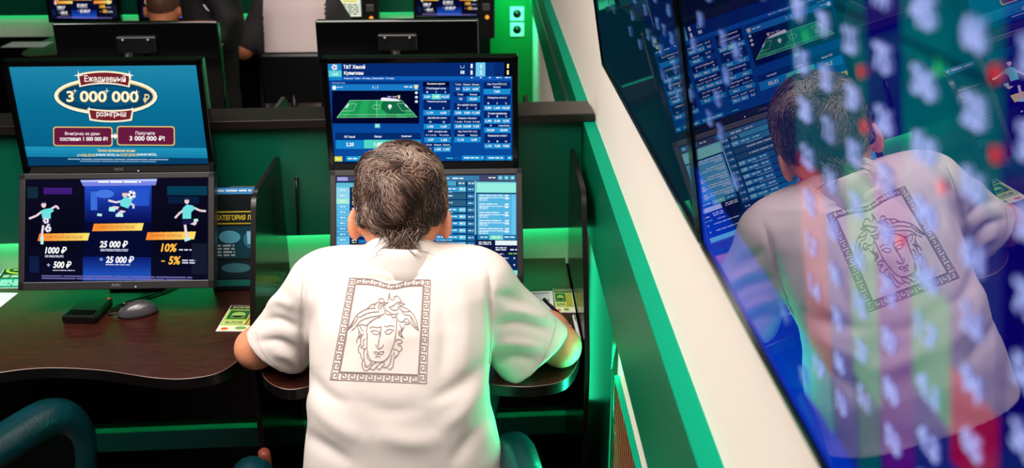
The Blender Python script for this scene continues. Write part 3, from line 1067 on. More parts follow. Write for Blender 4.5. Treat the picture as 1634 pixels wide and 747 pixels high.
for i, c in enumerate(rowc):
    y = 144 + i * 41
    S.rect(560, y, 870, y + 35, c, 3); S.rect(876, y, 922, y + 35, (34, 108, 160) if i < 9 else (14, 60, 110), 3)
    S.bars(884, y + 12, 914, y + 24, 1, (220, 240, 255), 4)
    if i not in (1, 2, 9):
        S.rect(756, y + 4, 826, y + 28, (40, 150, 206), 4); S.rect(828, y + 4, 868, y + 28, (110, 196, 226), 4); S.bars(834, y + 10, 862, y + 22, 1, (240, 252, 255), 5)
        S.bars(764, y + 10, 816, y + 22, 1, (236, 248, 255), 5); S.rect(690, y + 2, 748, y + 28, (36, 140, 200), 4); S.bars(700, y + 10, 740, y + 22, 1, (236, 248, 255), 5)
        S.bars(690, y + 31, 790, y + 38, 1, (200, 226, 245), 6)
    else:
        S.bars(600, y + 10, 790, y + 22, 1, (230, 240, 250), 4)
S.rect(922, 112, 930, 430, (150, 210, 230), 4)
S.rect(932, 116, 1166, 180, (150, 240, 226), 3); S.rect(932, 116, 1166, 124, (120, 214, 220), 4)
S.rect(938, 188, 1166, 430, (86, 182, 226), 3); S.rect(1140, 190, 1166, 428, (104, 196, 236), 4)
for y in (188, 240, 290, 338, 386):
    S.bars(948, y + 4, 1060 + (y % 40), y + 14, 1, (240, 250, 255), 4); S.bars(948, y + 24, 1000, y + 42, 2, (214, 238, 252), 4); S.bars(948, y + 18, 1124, y + 26, 1, (236, 248, 255), 4); S.bars(1100, y + 2, 1126, y + 36, 2, (230, 246, 255), 5)
S.rect(938, 432, 1008, 460, (34, 132, 186), 3); S.rect(1008, 432, 1088, 460, (120, 222, 206), 3); S.rect(1088, 432, 1168, 460, (30, 122, 180), 3)
S.bars(954, 440, 996, 452, 1, (230, 245, 255), 4); S.bars(1024, 440, 1076, 452, 1, (236, 255, 250), 4); S.bars(1096, 438, 1156, 450, 1, (236, 250, 255), 4)
S.rect(934, 462, 1042, 560, (14, 24, 62), 3); S.bars(944, 470, 1020, 492, 2, (230, 236, 250), 4)
S.rect(1042, 464, 1170, 492, (228, 246, 250), 4); S.rect(1042, 492, 1172, 556, (20, 24, 66), 3)
S.bars(1044, 502, 1108, 526, 2, (226, 232, 250), 4); S.bars(1130, 512, 1170, 526, 1, (226, 232, 250), 4); S.bars(1044, 540, 1092, 550, 1, (226, 232, 250), 4); S.bars(1120, 536, 1170, 548, 1, (120, 220, 90), 4)
for y in (556, 596):
    S.rect(934, y, 1172, y + 36, (12, 40, 96), 4); S.bars(966, y + 8, 1120, y + 18, 1, (230, 240, 255), 5); S.ell(1154, y + 12, 5, 5, (230, 240, 255), 5, 8)
S.rect(934, 640, 1172, 668, (130, 236, 226), 4)
S.build('screen', t)


# ---- stands that carry each pair
def stand(cx, label):
    t_ = thing('monitor_stand', label, 'stand', (cx, 2.36, .75))
    b_ = MB(); b_.box(cx - .07, cx + .07, 2.34, 2.43, .7505, .763, bev=.004); b_.build('base', M['black'], t_)
    b_ = MB(); b_.tube([(cx, 2.399, .76), (cx, 2.399, 1.24)], .0105, 12); b_.build('pole', M['black'], t_)
    for z, yy in ((CUR[2], 2.388), (CLR[2], 2.305)):
        b_ = MB(); b_.box(cx - .02, cx + .02, yy - .005, 2.395, z - .012, z + .012); b_.build('arm', M['black'], t_)
    return t_


stand(CUL[0], 'black twin monitor stand on the left desk')
stand(CUR[0], 'black twin monitor stand on the desk of the man in white')
# ------------------------------------------------------------------ wall screens
TN = np.array([0.98751, 0.01200, 0.15710]); TN /= np.linalg.norm(TN)
TO = 0.16399
E1 = np.array([0.01215, -1.0, 0.0]); E1 /= np.linalg.norm(E1)
E2 = np.cross(TN, E1); E2 /= np.linalg.norm(E2)
if E2[2] < 0:
    E2 = -E2


def tvpoint(y, z):
    return np.array([(TO - TN[1] * y - TN[2] * (z - CAM[2])) / TN[0], y, z])


def wall_screen(yfar, wd, ht, label):
    org = tvpoint(yfar, 1.425)
    c = org + E1 * wd / 2 + E2 * ht / 2
    t_ = thing('wall_screen', label, 'wall screen', tuple(c))
    A = Matrix(((E1[0], TN[0], E2[0], c[0]), (E1[1], TN[1], E2[1], c[1]), (E1[2], TN[2], E2[2], c[2]), (0, 0, 0, 1)))
    w_, h_ = wd / 2, ht / 2
    b_ = MB(A)
    b_.box(-w_ - .007, w_ + .007, .002, .028, -h_ - .009, h_ + .008, bev=.003)
    for q in ((-w_ - .007, w_ + .007, -h_ - .009, -h_), (-w_ - .007, w_ + .007, h_, h_ + .008), (-w_ - .007, -w_, -h_, h_), (w_, w_ + .007, -h_, h_)):
        b_.box(q[0], q[1], -.004, .002, q[2], q[3], bev=.001)
    b_.build('housing', M['gloss'], t_)
    b_ = MB(A); b_.box(-.12, .12, .028, .034, -.08, .12); b_.build('mount_plate', M['black'], t_)
    S_ = Screen(c, E1, E2, wd, ht, [(0, 0), (wd * 1000, 0), (wd * 1000, ht * 1000), (0, ht * 1000)], matf=tvmat)
    return t_, S_


def clampc(c):
    return tuple(int(max(0, min(255, v))) for v in c)


r_ = random.Random(3)
TEAL, NAVY, DEEP = (0, 84, 96), (8, 2, 92), (4, 34, 150)
# near one
t, S = wall_screen(.962, .84, .48, 'large tilted wall screen nearest on the right mirroring the man')
Wd, Hd = 840, 480
S.rect(0, 0, Wd, Hd, (6, 30, 110), 1)
S.grad(0, 300, Wd, Hd, (4, 30, 120), (2, 48, 176), 6, 2)
cols = [(0, 34, (2, 12, 30)), (34, 76, (3, 8, 40)), (76, 118, (2, 12, 38)), (118, 160, (4, 8, 44)), (160, 202, (2, 14, 42)), (202, 244, (4, 8, 50)), (244, 286, (2, 14, 50)), (286, 328, (4, 8, 56)), (328, 365, (2, 20, 60)),
        (365, 410, (0, 66, 84)), (410, 450, (0, 64, 80)), (450, 491, (0, 70, 84)), (491, 534, NAVY), (534, 581, TEAL), (581, 623, (0, 78, 92)), (623, 665, NAVY), (665, 708, TEAL), (708, 750, NAVY), (750, 795, TEAL), (795, 840, NAVY)]
for x0, x1, c in cols:
    S.rect(x0, 0, x1, 400 if x0 < 365 else 440, c, 3)
# coloured cells lower down
for x0, x1, y0, y1, c in ((365, 415, 268, 400, (112, 22, 62)), (365, 410, 400, 445, (0, 104, 124)), (415, 455, 270, 440, (18, 30, 110)), (455, 496, 246, 372, (26, 118, 92)), (496, 540, 240, 440, (72, 12, 112)), (540, 581, 214, 268, (20, 60, 108)), (540, 581, 268, 330, (30, 122, 92)), (540, 581, 330, 440, (20, 30, 110)), (581, 624, 214, 296, (28, 34, 104)), (581, 624, 296, 345, (132, 8, 62)), (581, 624, 345, 440, (10, 20, 120))):
    S.rect(x0, y0, x1, y1, c, 4)
S.rect(534, 164, 623, 166.5, (0, 22, 50), 5); S.rect(450, 164, 491, 166.5, (0, 22, 50), 5)
S.rect(534, 78, 708, 80, (0, 22, 50), 5)
for ci, (x0, x1, c) in enumerate(cols):
    for k in range(-4, 11):
        y = 150.5 + 28.7 * k
        if y < 8 or y > 440:
            continue
        if x0 < 365:
            if (r_.random() < .84 if y < 330 else (r_.random() < .74 or x0 < 100)):
                continue
            col = (110, 140, 214)
        else:
            col = (168, 182, 246)
            if y > 350 and r_.random() < .35:
                continue
        a = x0 + 12; e = x1 - 13
        tx = '%d%d' % (r_.randint(1, 9), r_.randint(0, 9)) if r_.random() < .6 else '%d.%d' % (r_.randint(1, 9), r_.randint(0, 9))
        S.text(tx, a, y - 6.5, e, y + 6.5, col, 6, 0.045)
for x, y in ((486, 191), (487, 218), (619, 161), (620, 190), (575, 218), (530, 260)):
    S.ell(x, y, 3.4, 3.4, (205, 16, 26), 7, 12)
for x, y in ((573, 169), (430, 150), (400, 190), (380, 140)):
    S.poly([(x - 3, y + 3), (x + 3, y + 3), (x, y - 4)], (40, 200, 80), 7)
S.build('screen', t)
# far one
t, S = wall_screen(1.812, .828, .48, 'dark tilted wall screen farther along the right wall with dim blue figures')
S.rect(0, 0, 828, 480, (2, 32, 46), 1)
S.grad(0, 0, 828, 200, (2, 16, 50), (2, 34, 52), 6, 2)
S.rect(430, 0, 828, 300, (3, 22, 66), 3)
for i in range(19):
    for k in range(12):
        if r_.random() < .4:
            continue
        x, y = 20 + i * 42, 20 + k * 28.7
        S.text('%d%d' % (r_.randint(1, 9), r_.randint(0, 9)), x, y, x + 18, y + 12, (84, 128, 190) if x > 300 else (60, 112, 140), 5, 0.03)
S.build('screen', t)

# ------------------------------------------------------------------ things on the desks
_pr = {}


def pr(col):
    if tuple(col) not in _pr:
        _pr[tuple(col)] = pmat('ink_%d_%d_%d' % tuple(col), col, 0.45)
    return _pr[tuple(col)]


def sheet(name, label, cat, quad, wd, ht, draw, thick=.0012, z=.7503, base=(230, 230, 225), group=None):
    """flat printed sheet lying on the desk; quad = near-left, near-right, far-right, far-left corner (x, y)"""
    q = [np.array((*p, z + thick)) for p in quad]
    c = sum(q) / 4
    S_ = Screen.__new__(Screen)
    S_.mb, S_.mats, S_.matf = MB(), [], pr
    H = homography([(0, ht), (wd, ht), (wd, 0), (0, 0)], [tuple(p[:2]) for p in q])
    S_.off, S_.sc = (0, 0), 1

    def uv(x, y):
        p = H @ np.array([x, y, 1.0])
        return p[0] / p[2], p[1] / p[2]
    S_.uv = uv
    S_.at = lambda u, v, l: np.array((u, v, z + thick + l * .0002))
    lo_ = [(p[0], p[1], z) for p in q]
    up = [tuple(p) for p in q]
    S_.mb.add(lo_ + up, [[3, 2, 1, 0], [4, 5, 6, 7], [0, 1, 5, 4], [1, 2, 6, 5], [2, 3, 7, 6], [3, 0, 4, 7]], S_.mi(base))
    draw(S_)
    return tag(S_.mb.build(name, S_.mats), label, cat, group)


def flyer_green(S_):
    S_.rect(2, 2, 98, 148, (150, 190, 70), 1); S_.rect(2, 2, 98, 26, (30, 48, 30), 2)
    S_.text('КОНКУРС', 10, 8, 90, 20, (224, 216, 150), 3)
    S_.rect(8, 32, 60, 84, (36, 84, 44), 2); S_.ell(34, 58, 18, 16, (140, 180, 90), 3); S_.rect(16, 64, 52, 78, (90, 140, 70), 3)
    for x in (66, 76, 86):
        S_.line([(x, 32), (x - 6, 118)], 4, (214, 160, 60), 3); S_.line([(x + 4, 34), (x - 2, 116)], 2, (44, 52, 30), 3)
    S_.rect(6, 92, 60, 114, (206, 220, 130), 2); S_.bars(10, 96, 56, 112, 3, (60, 90, 40), 4)
    S_.rect(2, 120, 98, 148, (222, 228, 190), 2); S_.ell(56, 134, 14, 8, (120, 160, 70), 3); S_.ell(18, 138, 9, 7, (226, 90, 40), 3)


def flyer_dark(S_):
    S_.rect(2, 2, 98, 148, (14, 26, 26), 1); S_.rect(2, 96, 98, 148, (16, 112, 112), 2); S_.rect(2, 2, 98, 18, (24, 60, 40), 2)
    n = 26
    for r0, c in ((1.0, (226, 190, 60)), (.84, (14, 40, 34))):
        S_.ell(50, 48, 42 * r0, 22 * r0 * r0, c, 3 if r0 == 1 else 4, n)
    S_.bars(26, 42, 74, 54, 1, (226, 190, 60), 5)
    S_.bars(10, 76, 90, 92, 2, (200, 200, 190), 3); S_.bars(12, 104, 88, 140, 4, (190, 226, 220), 3)


sheet('leaflet', 'small green leaflet lying on the left desk against the partition', 'leaflet', [(-.622, 2.108), (-.528, 2.104), (-.528, 2.235), (-.617, 2.241)], 100, 150, flyer_green)
sheet('leaflet', 'small green leaflet on the right desk near the wall beside a white form', 'leaflet', [(.153, 2.178), (.2, 2.176), (.2, 2.305), (.155, 2.308)], 100, 150, flyer_green)
sheet('leaflet', 'dark leaflet with gold oval at the left edge of the left desk', 'leaflet', [(-1.235, 2.36), (-1.135, 2.36), (-1.16, 2.52), (-1.26, 2.52)], 100, 150, flyer_dark)
sheet('leaflet', 'dark leaflet with gold oval behind the left arm of the man in white', 'leaflet', [(-.497, 2.29), (-.415, 2.31), (-.412, 2.44), (-.495, 2.43)], 100, 150, flyer_dark)


def form(S_):
    S_.rect(6, 8, 94, 14, (150, 120, 150), 1)
    for k in range(12):
        S_.rect(6, 22 + k * 10, 94, 22.8 + k * 10, (176, 160, 180), 1)
    for x in (6, 30, 52, 73, 93):
        S_.rect(x, 22, x + .8, 134, (176, 160, 180), 2)
    S_.rect(6, 44, 94, 47, (90, 60, 84), 3)


sheet('paper_form', 'white ruled paper form beside the right elbow of the man', 'paper', [(-.0, 2.135), (.149, 2.139), (.153, 2.297), (.005, 2.288)], 100, 140, form, base=(232, 226, 232))
sheet('paper_form', 'blank white paper at the lower left edge of the left desk', 'paper', [(-1.30, 2.19), (-1.172, 2.19), (-1.156, 2.33), (-1.29, 2.34)], 100, 140, lambda S_: None, base=(226, 224, 232))

# black pen and white pen
def pen(label, a, b_, r, mat, tipmat):
    a, b_ = Vector(a), Vector(b_)
    t_ = thing('pen', label, 'pen', tuple((a + b_) / 2))
    d = (b_ - a)
    q = MB(); q.tube([a, a + d * .02, a + d * .86, a + d * .9], [r * .7, r, r, r * .8], 10); q.build('barrel', mat, t_)
    q = MB(); q.tube([a + d * .9, b_], [r * .8, r * .2], 10); q.build('tip', tipmat, t_)
    q = MB(); q.tube([a + d * .03 + Vector((0, 0, r * 1.2)), a + d * .28 + Vector((0, 0, r * 1.2))], r * .28, 6); q.build('clip', tipmat, t_)
    return t_


pen('black pen leaning on the right forearm of the man', (.124, 2.165, .792), (.181, 2.05, .777), .0046, M['black'], M['metal'])
pen('white pen lying by the partition right of the green leaflet', (.1935, 2.15, .756), (.1965, 2.02, .7545), .0044, M['paper'], M['metal'])

# mouse on the left desk
t = thing('computer_mouse', 'grey computer mouse on the left desk in front of the monitors', 'mouse', (-.822, 2.21, .75))
bm = bmesh.new()
bmesh.ops.create_uvsphere(bm, u_segments=28, v_segments=16, radius=1)
an = math.radians(12)
for v in bm.verts:
    x, y, z = v.co
    z = max(z, -0.02)
    s = 1 - .18 * x
    X0, Y0, Z0 = x * .046, y * .028 * s, z * .033 * (1 + .16 * x)
    v.co = Vector((-.826 + X0 * math.cos(an) - Y0 * math.sin(an), 2.205 + X0 * math.sin(an) + Y0 * math.cos(an), .7515 + max(Z0, 0)))
b = MB(); b.addbm(bm, 0, True); b.build('body', pmat('grey_mouse_plastic', (66, 64, 68), 0.25, spec=0.6), t)
b = MB(); b.tube([(-.872, 2.195, .761), (-.85, 2.1995, .7785), (-.83, 2.204, .786)], .0012, 6); b.build('button_seam', M['black'], t)
b = MB(); b.tube([(-.852, 2.195, .778), (-.852, 2.204, .778)], .006, 10); b.build('scroll_wheel', M['black'], t)
b = MB(); b.tube(catmull([(-.868, 2.196, .758), (-.89, 2.196, .756), (-.893, 2.225, .7535), (-.875, 2.26, .7535), (-.845, 2.285, .7535), (-.78, 2.34, .7535), (-.77, 2.42, .7535)], 6), .0022, 8); b.build('cable', M['cable'], t)

# black reader box
t = thing('card_reader', 'small flat black box with a red light on the left desk', 'reader', (-.943, 2.2, .75))
A = Matrix.Translation((-.942, 2.205, .75)) @ Matrix.Rotation(math.radians(-4), 4, 'Z')
b = MB(A); b.box(-.04, .04, -.05, .052, .0006, .02, bev=.005); b.build('case', M['black'], t)
b = MB(A); b.box(-.032, .032, -.042, -.016, .0195, .0208, bev=.0005); b.build('slot_plate', M['gloss'], t)
b = MB(A); b.ball((.033, .046, .0205), .0022, seg=8); b.build('red_light', emis((255, 40, 40), 2.0), t)

# leaflet stand behind the left partition
t = thing('leaflet_stand', 'black leaflet stand with teal poster between left monitor and partition', 'leaflet stand', (-.6, 2.36, .75))
th = math.radians(8)
ux_, uz_ = np.array([1, 0, 0.0]), np.array([0, math.sin(th), math.cos(th)])
c0 = np.array([-.605, 2.345, .88])
bk_ = np.cross(uz_, ux_)
A = Matrix(((ux_[0], bk_[0], uz_[0], c0[0]), (ux_[1], bk_[1], uz_[1], c0[1]), (ux_[2], bk_[2], uz_[2], c0[2]), (0, 0, 0, 1)))
b = MB(A); b.box(-.075, .075, .001, .005, -.128, .13, bev=.001); b.box(-.075, .075, .001, .04, -.13, -.122); b.build('holder', M['gloss'], t)
S = Screen(c0, ux_, uz_, .15, .255, [(0, 0), (150, 0), (150, 255), (0, 255)], matf=pr)
S.rect(0, 0, 150, 255, (10, 18, 22), 1); S.rect(0, 0, 150, 16, (60, 140, 200), 2); S.bars(10, 4, 110, 12, 1, (220, 235, 250), 3)
S.rrect(8, 58, 142, 90, 12, (214, 190, 50), 2); S.rrect(11, 61, 139, 87, 10, (18, 26, 26), 3); S.text('КАТЕГОРИЯ ЛИГА', 20, 67, 130, 80, (220, 196, 60), 4, 0.03)
S.rect(4, 96, 146, 176, (14, 62, 78), 2); S.ell(50, 122, 26, 16, (90, 170, 196), 3); S.ell(104, 130, 22, 22, (44, 120, 150), 3); S.rect(92, 108, 112, 140, (140, 206, 226), 4)
S.rect(110, 158, 146, 186, (220, 226, 226), 3); S.rect(118, 164, 138, 180, (30, 40, 44), 4)
S.bars(8, 140, 60, 172, 4, (180, 200, 206), 4); S.rect(4, 182, 146, 226, (10, 40, 52), 2); S.ell(60, 200, 36, 12, (60, 120, 130), 3)
S.rect(4, 230, 146, 246, (18, 108, 96), 2)
S.build('poster', t)

# loose cable on the divider
t = thing('loose_cable', 'short dark cable hanging on the green divider left of the seated man', 'cable', (-.478, 2.42, .93))
b = MB(); b.tube([(-.475, 2.4375, 1.0), (-.476, 2.432, .97), (-.478, 2.430, .9), (-.481, 2.432, .855)], .0035, 8); b.build('cable', M['cable'], t)
b = MB(); b.ball((-.475, 2.4385, 1.0), (.006, .003, .006), seg=12); b.build('cable_outlet', M['black'], t)


# ------------------------------------------------------------------ chairs
def armchair(cx, cy, yaw, label, arm_dz=0.0, trim=False, group=None):
    t_ = thing('armchair', label, 'armchair', (cx, cy, 0), group)
    A_ = Matrix.Translation((cx, cy, 0)) @ Matrix.Rotation(yaw, 4, 'Z')
    b_ = MB(A_); b_.box(-.205, .205, -.23, .23, .36, .455, bev=.025); b_.build('seat', M['leather'], t_)
    for sx in (-1, 1):
        x = sx * .262
        p = catmull([(x, .175, .38), (x, .215, .47), (x, .215, .545), (x, .165, .595), (x, .05, .600), (x, -.12, .595), (x, -.26, .585)], 6)
        p = [(q[0], q[1], q[2] + (arm_dz if q[2] > .45 else 0)) for q in p]
        b_ = MB(A_); b_.tube(p, [.036] * 4 + [.042] * (len(p) - 4), 16); b_.ball(p[0], .036); b_.build('armrest', M['leather'], t_)
        b_ = MB(A_); b_.box(x - .028, x + .028, -.24, .2, .33, .59 + arm_dz, bev=.012); b_.build('side_panel', M['black'], t_)
        if trim and sx < 0:
            b_ = MB(A_)
            b_.tube([(x + .02, .245, .545 + arm_dz), (x + .02, .262, .57 + arm_dz), (x + .02, .245, .6 + arm_dz)], .012, 10)
            b_.build('wooden_trim', pmat('rusty_wood_trim', (112, 42, 22), 0.6), t_)
    pts = []
    for k in range(13):
        a = math.pi * (k / 12)
        pts.append((.255 * math.cos(a), -.2 - .13 * math.sin(a)))
    b_ = MB(A_)
    for lo_, hi_, r in ((.40, .64, .05),):
        b_.tube([(x, y, .42) for x, y in pts], .05, 12)
        b_.tube([(x, y, .55) for x, y in pts], .055, 12)
        b_.tube([(x, y, .655) for x, y in pts], .05, 12)
    b_.build('backrest', M['leather'], t_)
    b_ = MB(A_); b_.box(-.19, .19, -.2, .2, .3, .365); b_.build('seat_base', M['black'], t_)
    for lx in (-.17, .17):
        for ly in (-.17, .17):
            b_ = MB(A_); b_.tube([(lx, ly, 0), (lx, ly, .31)], [.016, .022], 10); b_.build('leg', M['blackwood'], t_)
    return t_


armchair(-1.245, 1.88, math.radians(-26), 'empty teal leather armchair at the lower left before the left desk', .055)
armchair(-.19, 1.59, math.radians(8), 'teal leather armchair in which the man in white sits', .03, True)


def office_chair(cx, cy, w_, label, zb=.60, zt=.84, seatz=.46):
    t_ = thing('office_chair', label, 'office chair', (cx, cy, 0))
    b_ = MB(); b_.box(cx - w_ / 2, cx + w_ / 2, cy - .02, cy + .02, zb, zt, bev=.016); b_.build('backrest', M['black'], t_)
    b_ = MB(); b_.box(cx - .21, cx + .21, cy + .03, cy + .45, seatz - .06, seatz, bev=.02); b_.build('seat', M['black'], t_)
    b_ = MB(); b_.tube([(cx, cy + .0, zb + .08), (cx, cy - .02, zb - .05), (cx, cy + .02, seatz - .07), (cx, cy + .2, seatz - .07)], .015, 8); b_.build('back_bar', M['black'], t_)
    b_ = MB(); b_.tube([(cx, cy + .24, .07), (cx, cy + .24, seatz - .05)], .025, 12); b_.build('post', M['gloss'], t_)
    b_ = MB()
    for k in range(5):
        a = 2 * math.pi * k / 5 + .3
        b_.tube([(cx, cy + .24, .09), (cx + .26 * math.cos(a), cy + .24 + .26 * math.sin(a), .055)], [.022, .014], 8)
    b_.build('base', M['gloss'], t_)
    for k in range(5):
        a = 2 * math.pi * k / 5 + .3
        b_ = MB(); b_.ball((cx + .26 * math.cos(a), cy + .24 + .26 * math.sin(a), .027), (.02, .026, .026), seg=10); b_.build('caster', M['black'], t_)
    return t_


# ------------------------------------------------------------------ desks back to back and the far row
desk(-.955, 0, 2.62 - .165, 'dark desk on the far side of the divider behind the left monitors', (2.9, 5.08))
desk(-.245, 0, 2.62 - .165, 'dark desk on the far side of the divider behind the right monitors', (2.9, 5.08))
partition(-.603, 3.04, 2.60, 'black partition with a bright edge behind the divider', None, M['metal'])
partition(.1125, 3.04, 2.60, 'black partition behind the divider close to the green rail')


def back_monitor(cx, y, z, label):
    t_ = thing('monitor', label, 'monitor', (cx, y, z))
    b_ = MB(); b_.box(cx - .223, cx + .223, y, y + .03, z - .134, z + .134, bev=.004); b_.build('housing', M['gloss'], t_)
    b_ = MB(); b_.box(cx - .212, cx + .212, y + .0295, y + .031, z - .12, z + .12); b_.build('screen', emis((30, 60, 110), .6), t_)
    b_ = MB(); b_.box(cx - .055, cx + .055, y - .012, y - .0005, z + .05, z + .098, bev=.005); b_.build('mount_plate', M['black'], t_)
    for sx in (-.034, .034):
        b_ = MB(); b_.ball((cx + sx, y - .0135, z + .088), .005, seg=10); b_.build('screw', M['metal'], t_)
    return t_


for cx, nm in ((-.245, 'right'), (-.957, 'left')):
    back_monitor(cx, 2.85, 1.182, 'black back of a monitor standing behind the upper %s screen' % nm)
    back_monitor(cx, 2.80, .925, 'black back of the lower monitor behind the %s end of the divider' % nm)
    t = thing('monitor_stand', 'black stand behind the divider carrying the two %s monitor backs' % nm, 'stand', (cx, 2.78, .75))
    b = MB(); b.box(cx - .09, cx + .09, 2.66, 2.86, .7505, .763, bev=.004); b.build('base', M['black'], t)
    b = MB(); b.tube([(cx, 2.765, .76), (cx, 2.765, 1.25)], .013, 12); b.build('pole', M['black'], t)
    for zz, yy in ((1.19, 2.838), (.93, 2.788)):
        b = MB(); b.box(cx - .02, cx + .02, 2.762, yy, zz - .015, zz + .015); b.build('arm', M['black'], t)

# far row
FX = [(-2.117, 'leftmost far screen showing bonus offers, left of the brown haired head'), (-1.646, 'far screen showing bonus offers just right of the brown haired head'),
      (-.835, 'far screen with pale blue lists beside the man in the pale back'), (-.197, 'far screen showing bonus offers nearest the green rail')]
for cx, nm in ((-2.0, 'left'), (-1.28, 'middle'), (-.56, 'right')):
    desk(cx, 3.24, 5.80, 'dark %s desk along the far wall' % nm, None)
offers_mesh = None
for i, (cx, lab) in enumerate(FX):
    c = (cx, 5.55, .96)
    sc2 = .83
    t, ux, uz = monitor(c, -.1, M['gloss'], lab, None, sc2, badge=False)
    S = Screen(c, ux, uz, SW * sc2, SH * sc2, [(43, 287), (333, 283), (333, 444.5), (40.5, 452)], (0, 260), 2.667)
    if i != 2:
        offers(S)
    else:
        S.rect(110, 60, 900, 520, (16, 90, 150), 1)
        for k in range(12):
            S.rect(130, 80 + k * 36, 560, 106 + k * 36, (70, 170, 216), 2); S.bars(150, 88 + k * 36, 540, 100 + k * 36, 1, (220, 240, 250), 3)
        S.rect(590, 80, 870, 250, (120, 200, 226), 2); S.bars(610, 100, 850, 240, 6, (240, 250, 255), 3)
        S.rect(640, 270, 880, 500, (238, 240, 210), 2); S.rect(680, 310, 840, 330, (226, 214, 80), 3); S.bars(660, 350, 860, 480, 5, (90, 110, 120), 3)
    S.build('screen', t)
    b = MB(); b.box(cx - .07, cx + .07, 5.5, 5.62, .7505, .762, bev=.003); b.tube([(cx, 5.59, .76), (cx, 5.592, .9)], .014, 10); b.build('foot', M['black'], t)

for x, lab in ((-.607, 'small black box with an orange light left of the far green gap'), (.0, 'small black box with an orange light beside the far wall sockets')):
    t = thing('card_reader', lab, 'reader', (x, 5.5, .75))
    b = MB(); b.box(x - .045, x + .045, 5.47, 5.53, .7505, 1.02, bev=.008); b.build('case', M['black'], t)
    b = MB(); b.box(x - .02, x + .02, 5.466, 5.471, .90, .935, bev=.001); b.build('label_plate', M['metal'], t)
    b = MB(); b.ball((x + .004, 5.468, .865), .011, seg=10); b.build('orange_light', emis((250, 160, 50), 1.2), t)
tag(sheet('paper_form', 'white paper lying on the far left desk', 'paper', [(-2.5, 5.36), (-2.28, 5.36), (-2.28, 5.5), (-2.5, 5.5)], 100, 140, lambda S_: None, base=(220, 215, 222)), 'white paper lying on the far left desk', 'paper')

# sockets on the bare far wall
for z, nm in ((.80, 'upper'), (.71, 'lower')):
    t = thing('wall_socket', '%s white power socket on the green lit far wall' % nm, 'socket', (.175, 5.94, z))
    b = MB(); b.box(.135, .215, 5.938, 5.9498, z - .04, z + .04, bev=.004); b.build('plate', M['recess'], t)
    b = MB(); b.tube([(.175, 5.937, z), (.175, 5.941, z)], .024, 16); b.build('outlet', M['black'], t)


# ------------------------------------------------------------------ people in the back of the room
def unit(v):
    v = np.array(v, float)
    return v / np.linalg.norm(v)


def hand(F, w_, d, n, side, s=1.0, curl=.5):
    """palm, four fingers of unequal length bent towards the palm side (-n), thumb leaving the side of the palm"""
    d, n = unit(d), unit(n)
    lat = np.cross(d, n)
    w_ = np.array(w_, float)
    for q in (-.024, -.008, .008, .024):
        F.cone(w_ + lat * q * .6 * s, w_ + d * .075 * s + lat * q * s, .013 * s, .0115 * s, .008)
    for q, L in ((-.028, .056), (-.0095, .07), (.0095, .074), (.028, .064)):
        q = q * side
        k0 = w_ + d * .08 * s + lat * q * s
        k1 = k0 + (d - n * curl * .5) * L * .5 * s
        k2 = k1 + (d * .8 - n * curl) * L * .5 * s
        F.chain([k0, k1, k2], [.0098 * s, .009 * s, .0075 * s], .004)
    b0 = w_ + d * .022 * s + lat * .022 * side * s
    b1 = b0 + (d * .55 + lat * .7 * side - n * .2) * .036 * s
    b2 = b1 + (d * .9 + lat * .15 * side - n * .25) * .03 * s
    F.chain([b0, b1, b2], [.014 * s, .0115 * s, .0085 * s], .008)


def head(F, H, R, s=1.0):
    def L(*p):
        return np.array(H) + R @ (np.array(p) * s)
    F.ell(L(0, -.005, .018), np.array([.074, .094, .094]) * s, R, .01)
    F.ell(L(0, .042, -.055), np.array([.057, .058, .083]) * s, R, .03)
    F.ell(L(0, .082, -.108), np.array([.024, .02, .02]) * s, R, .02)
    F.cone(L(0, .098, -.015), L(0, .118, -.05), .009 * s, .013 * s, .012)
    F.cone(L(-.035, .088, .008), L(.035, .088, .008), .011 * s, .011 * s, .015)
    F.cone(L(-.018, .094, -.078), L(.018, .094, -.078), .007 * s, .007 * s, .006)
    F.cone(L(-.014, .092, -.09), L(.014, .092, -.09), .008 * s, .008 * s, .006)
    F.ell(L(0, -.012, -.038), np.array([.080, .055, .05]) * s, R, .02)
    for sx in (-1, 1):
        F.ell(L(sx * .03, .098, -.014), np.array([.014, .01, .009]) * s, R, .006, 'd')
        c, si = math.cos(.55 * sx), math.sin(.55 * sx)
        Re = R @ np.array([[c, si, 0], [-si, c, 0], [0, 0, 1]]).T
        F.ell(L(sx * .091, -.008, -.033), np.array([.010, .021, .034]) * s, Re, .006)
        F.ell(L(sx * .102, .002, -.029), np.array([.008, .011, .02]) * s, Re, .004, 'd')
    return L


def rotx(a):
    return np.array([[1, 0, 0], [0, math.cos(a), math.sin(a)], [0, -math.sin(a), math.cos(a)]])   # tips the face down


def rotz(a):
    return np.array([[math.cos(a), -math.sin(a), 0], [math.sin(a), math.cos(a), 0], [0, 0, 1]])


def eyes(L, parent, s=1.0):
    for sx in (-1, 1):
        b_ = MB()
        b_.ball(L(sx * .03, .088, -.014), .0105 * s, seg=10)
        b_.build('eye', M['eye'], parent)


def hair_cap(F, L, R, s, top=1.0, back=-.075, front=.05):
    """short hair: a shell over the skull cut away at the face and nape"""
    F.ell(L(0, -.006, .02), np.array([.081, .102, .102]) * s, R, .01)
    F.cut(L(0, front, .02), R @ np.array([0, 1, -.35]))
    F.cut(L(0, 0, back), R @ np.array([0, .75, -1.0]))
    for sx in (-1, 1):
        F.cone(L(sx * .095, .03, -.05), L(sx * .095, .06, -.02), .035 * s, .04 * s, .01, 'd')
        F.ell(L(sx * .088, -.004, -.035), np.array([.02, .03, .036]) * s, R, .004, 'd')
    F.ell(L(0, -.006, .018), np.array([.070, .09, .09]) * s, R, .0, 'd')


